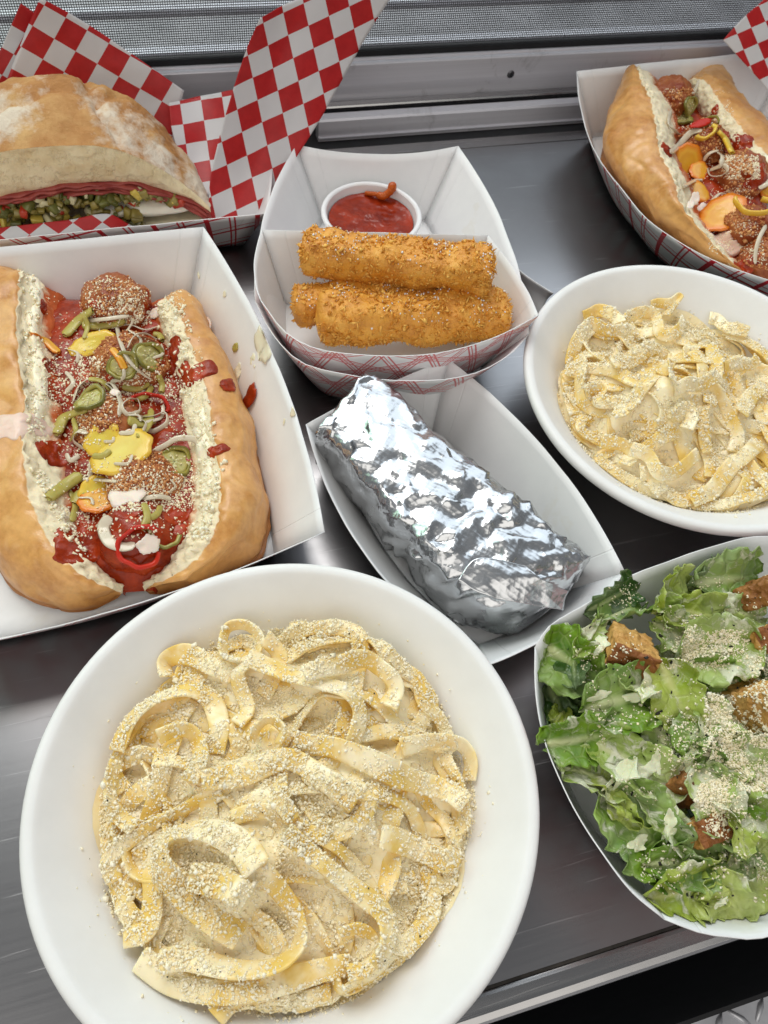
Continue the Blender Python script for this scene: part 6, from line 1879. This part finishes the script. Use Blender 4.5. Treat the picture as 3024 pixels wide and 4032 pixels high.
# ------------------------------------------------------------------ checked paper
def mat_check():
    t = NT("red_checked_paper")
    uv = t.n('ShaderNodeUVMap').outputs[0]
    add = t.n('ShaderNodeVectorMath', operation='ADD'); add.inputs[1].default_value = (100, 100, 0.5); t.l(uv, add.inputs[0])
    ck = t.n('ShaderNodeTexChecker'); ck.inputs['Scale'].default_value = 1.0; t.l(add.outputs[0], ck.inputs['Vector'])
    co = t.coord('Object')
    red = t.ramp(t.noise(140, 4, 0.6, co), [(0.3, (0.52, 0.012, 0.014)), (0.7, (0.62, 0.018, 0.02))])
    c_ = t.mix(ck.outputs['Fac'], (0.78, 0.77, 0.78), red)
    t.col(c_); t.set(Roughness=0.4)
    t.bump(t.noise(40, 4, 0.6, co), 0.15, 0.1)
    tr = t.n('ShaderNodeBsdfTranslucent'); t.l(c_, tr.inputs[0])
    mx = t.n('ShaderNodeMixShader'); mx.inputs[0].default_value = 0.30
    t.l(t.b.outputs[0], mx.inputs[1]); t.l(tr.outputs[0], mx.inputs[2]); t.l(mx.outputs[0], t.out.inputs[0])
    return t.m


CHECK = mat_check()


def sheet(name, parent, ctrl, conv, e1, e2, origin, seed=0, amp=0.08, nn=(44, 44)):
    """paper through photo points (u, v, depth Y); the printed squares follow the lattice e1/e2"""
    pts = np.array([[PY(*conv(q[0], q[1]), q[2]) for q in row] for row in ctrl])
    pp = np.array([[[q[0], q[1]] for q in row] for row in ctrl], float)
    a = np.concatenate([pts, pp], 2)
    a = np.stack([catmull(a[:, j], nn[0]) for j in range(a.shape[1])], 1); a = np.stack([catmull(a[i], nn[1]) for i in range(nn[0])], 0)
    v = a[:, :, :3].reshape(-1, 3); px = a[:, :, 3:].reshape(-1, 2)
    v[:, 1] += amp * fbm(v, 0.25, 3, seed) * 2 + 1.6 * amp * np.abs(noise(v, 0.22, seed + 3)) + 0.5 * amp * np.abs(noise(v, 0.7, seed + 4))
    Mi = np.linalg.inv(np.array([e1, e2], float).T)
    uv = (px - np.array(origin)) @ Mi.T
    o = mesh(name, v, grid_faces(*nn), CHECK, parent, uv=uv, orient=None)
    solid(o, 0.012, 0)
    return o


pap = thing("checked_paper", "red and white checked paper wrapped up behind the round sandwich", "paper", (0, 54, 0.3))
sheet("paper_fold", pap, [[(850, 925, 50.9), (930, 915, 50.9), (1010, 900, 50.8), (1078, 885, 50.4)], [(862, 720, 52), (985, 710, 52.8), (1080, 690, 53), (1166, 712, 52.6)], [(925, 460, 54), (1060, 420, 55), (1190, 400, 55.4), (1310, 482, 55)],
                          [(1000, 220, 55.5), (1140, 180, 56.8), (1290, 150, 57.2), (1442, 246, 57)], [(1062, 75, 56), (1190, 10, 57.6), (1370, -60, 58.2), (1630, -62, 58.4)]], c8, (83, -40), (20, 92), (1075, 95), 2)
sheet("paper_fold", pap, [[(165, -12, 63), (350, 95, 63), (560, 235, 62.6), (752, 372, 61.6)], [(100, 140, 62.6), (290, 260, 62.2), (500, 390, 61.6), (720, 500, 60.6)], [(30, 320, 61.5), (220, 440, 61), (440, 560, 60.3), (690, 640, 59.4)], [(-50, 520, 60.4), (140, 640, 59.8), (400, 720, 59.2), (700, 780, 58.4)]],
      c8, (88, 52), (-47, 85), (180, 20), 4)
sheet("paper_fold", pap, [[(85, 15, 64), (150, 60, 64), (220, 110, 64)], [(20, 160, 63.6), (90, 200, 63.4), (170, 260, 63.2)], [(-50, 330, 62.6), (20, 380, 62.4), (100, 430, 62.2)]], c8, (88, 52), (-47, 85), (150, 50), 6, nn=(24, 24))
sheet("paper_fold", pap, [[(690, 420, 60.2), (780, 402, 60.9), (860, 386, 60.9), (985, 362, 60.2)], [(702, 530, 58.4), (790, 520, 58.8), (870, 510, 58.8), (960, 495, 58.2)], [(735, 650, 56.4), (800, 650, 56.6), (860, 640, 56.6), (920, 635, 56)], [(775, 800, 53.6), (820, 800, 53.6), (860, 800, 53.5), (900, 795, 53.2)]],
      c8, (86, -14), (12, 82), (735, 425), 8)
sheet("paper_fold", pap, [[(-40, 935, 49.8), (120, 915, 49.8), (280, 898, 49.8), (440, 874, 49.8), (580, 932, 49.8), (850, 928, 50.2)], [(-40, 975, 49.2), (120, 965, 49.2), (280, 950, 49.2), (440, 940, 49.2), (580, 955, 49.3), (850, 945, 49.6)], [(-40, 1030, 48.8), (120, 1015, 48.8), (280, 1000, 48.8), (440, 985, 48.8), (580, 975, 48.8), (850, 965, 49)]],
      c8, (58, -46), (62, 44), (0, 960), 10, 0.03, (20, 70))
pap2 = thing("checked_paper", "corner of red checked paper over the far sub boat", "paper", (58, 60, 4))
def ck_(u, v): return u, v
sheet("paper_fold", pap2, [[(1563, 88, 61.5), (1600, 45, 62), (1640, 8, 62.6), (1690, -40, 63)], [(1600, 128, 60.5), (1640, 92, 61), (1685, 55, 61.6), (1730, 10, 62)], [(1640, 172, 59.5), (1680, 140, 60), (1725, 100, 60.6), (1770, 60, 61)], [(1672, 210, 58.5), (1720, 190, 59), (1760, 150, 59.6), (1810, 110, 60)]], ck_, (30, -14), (14, 34), (1563, 88), 12)
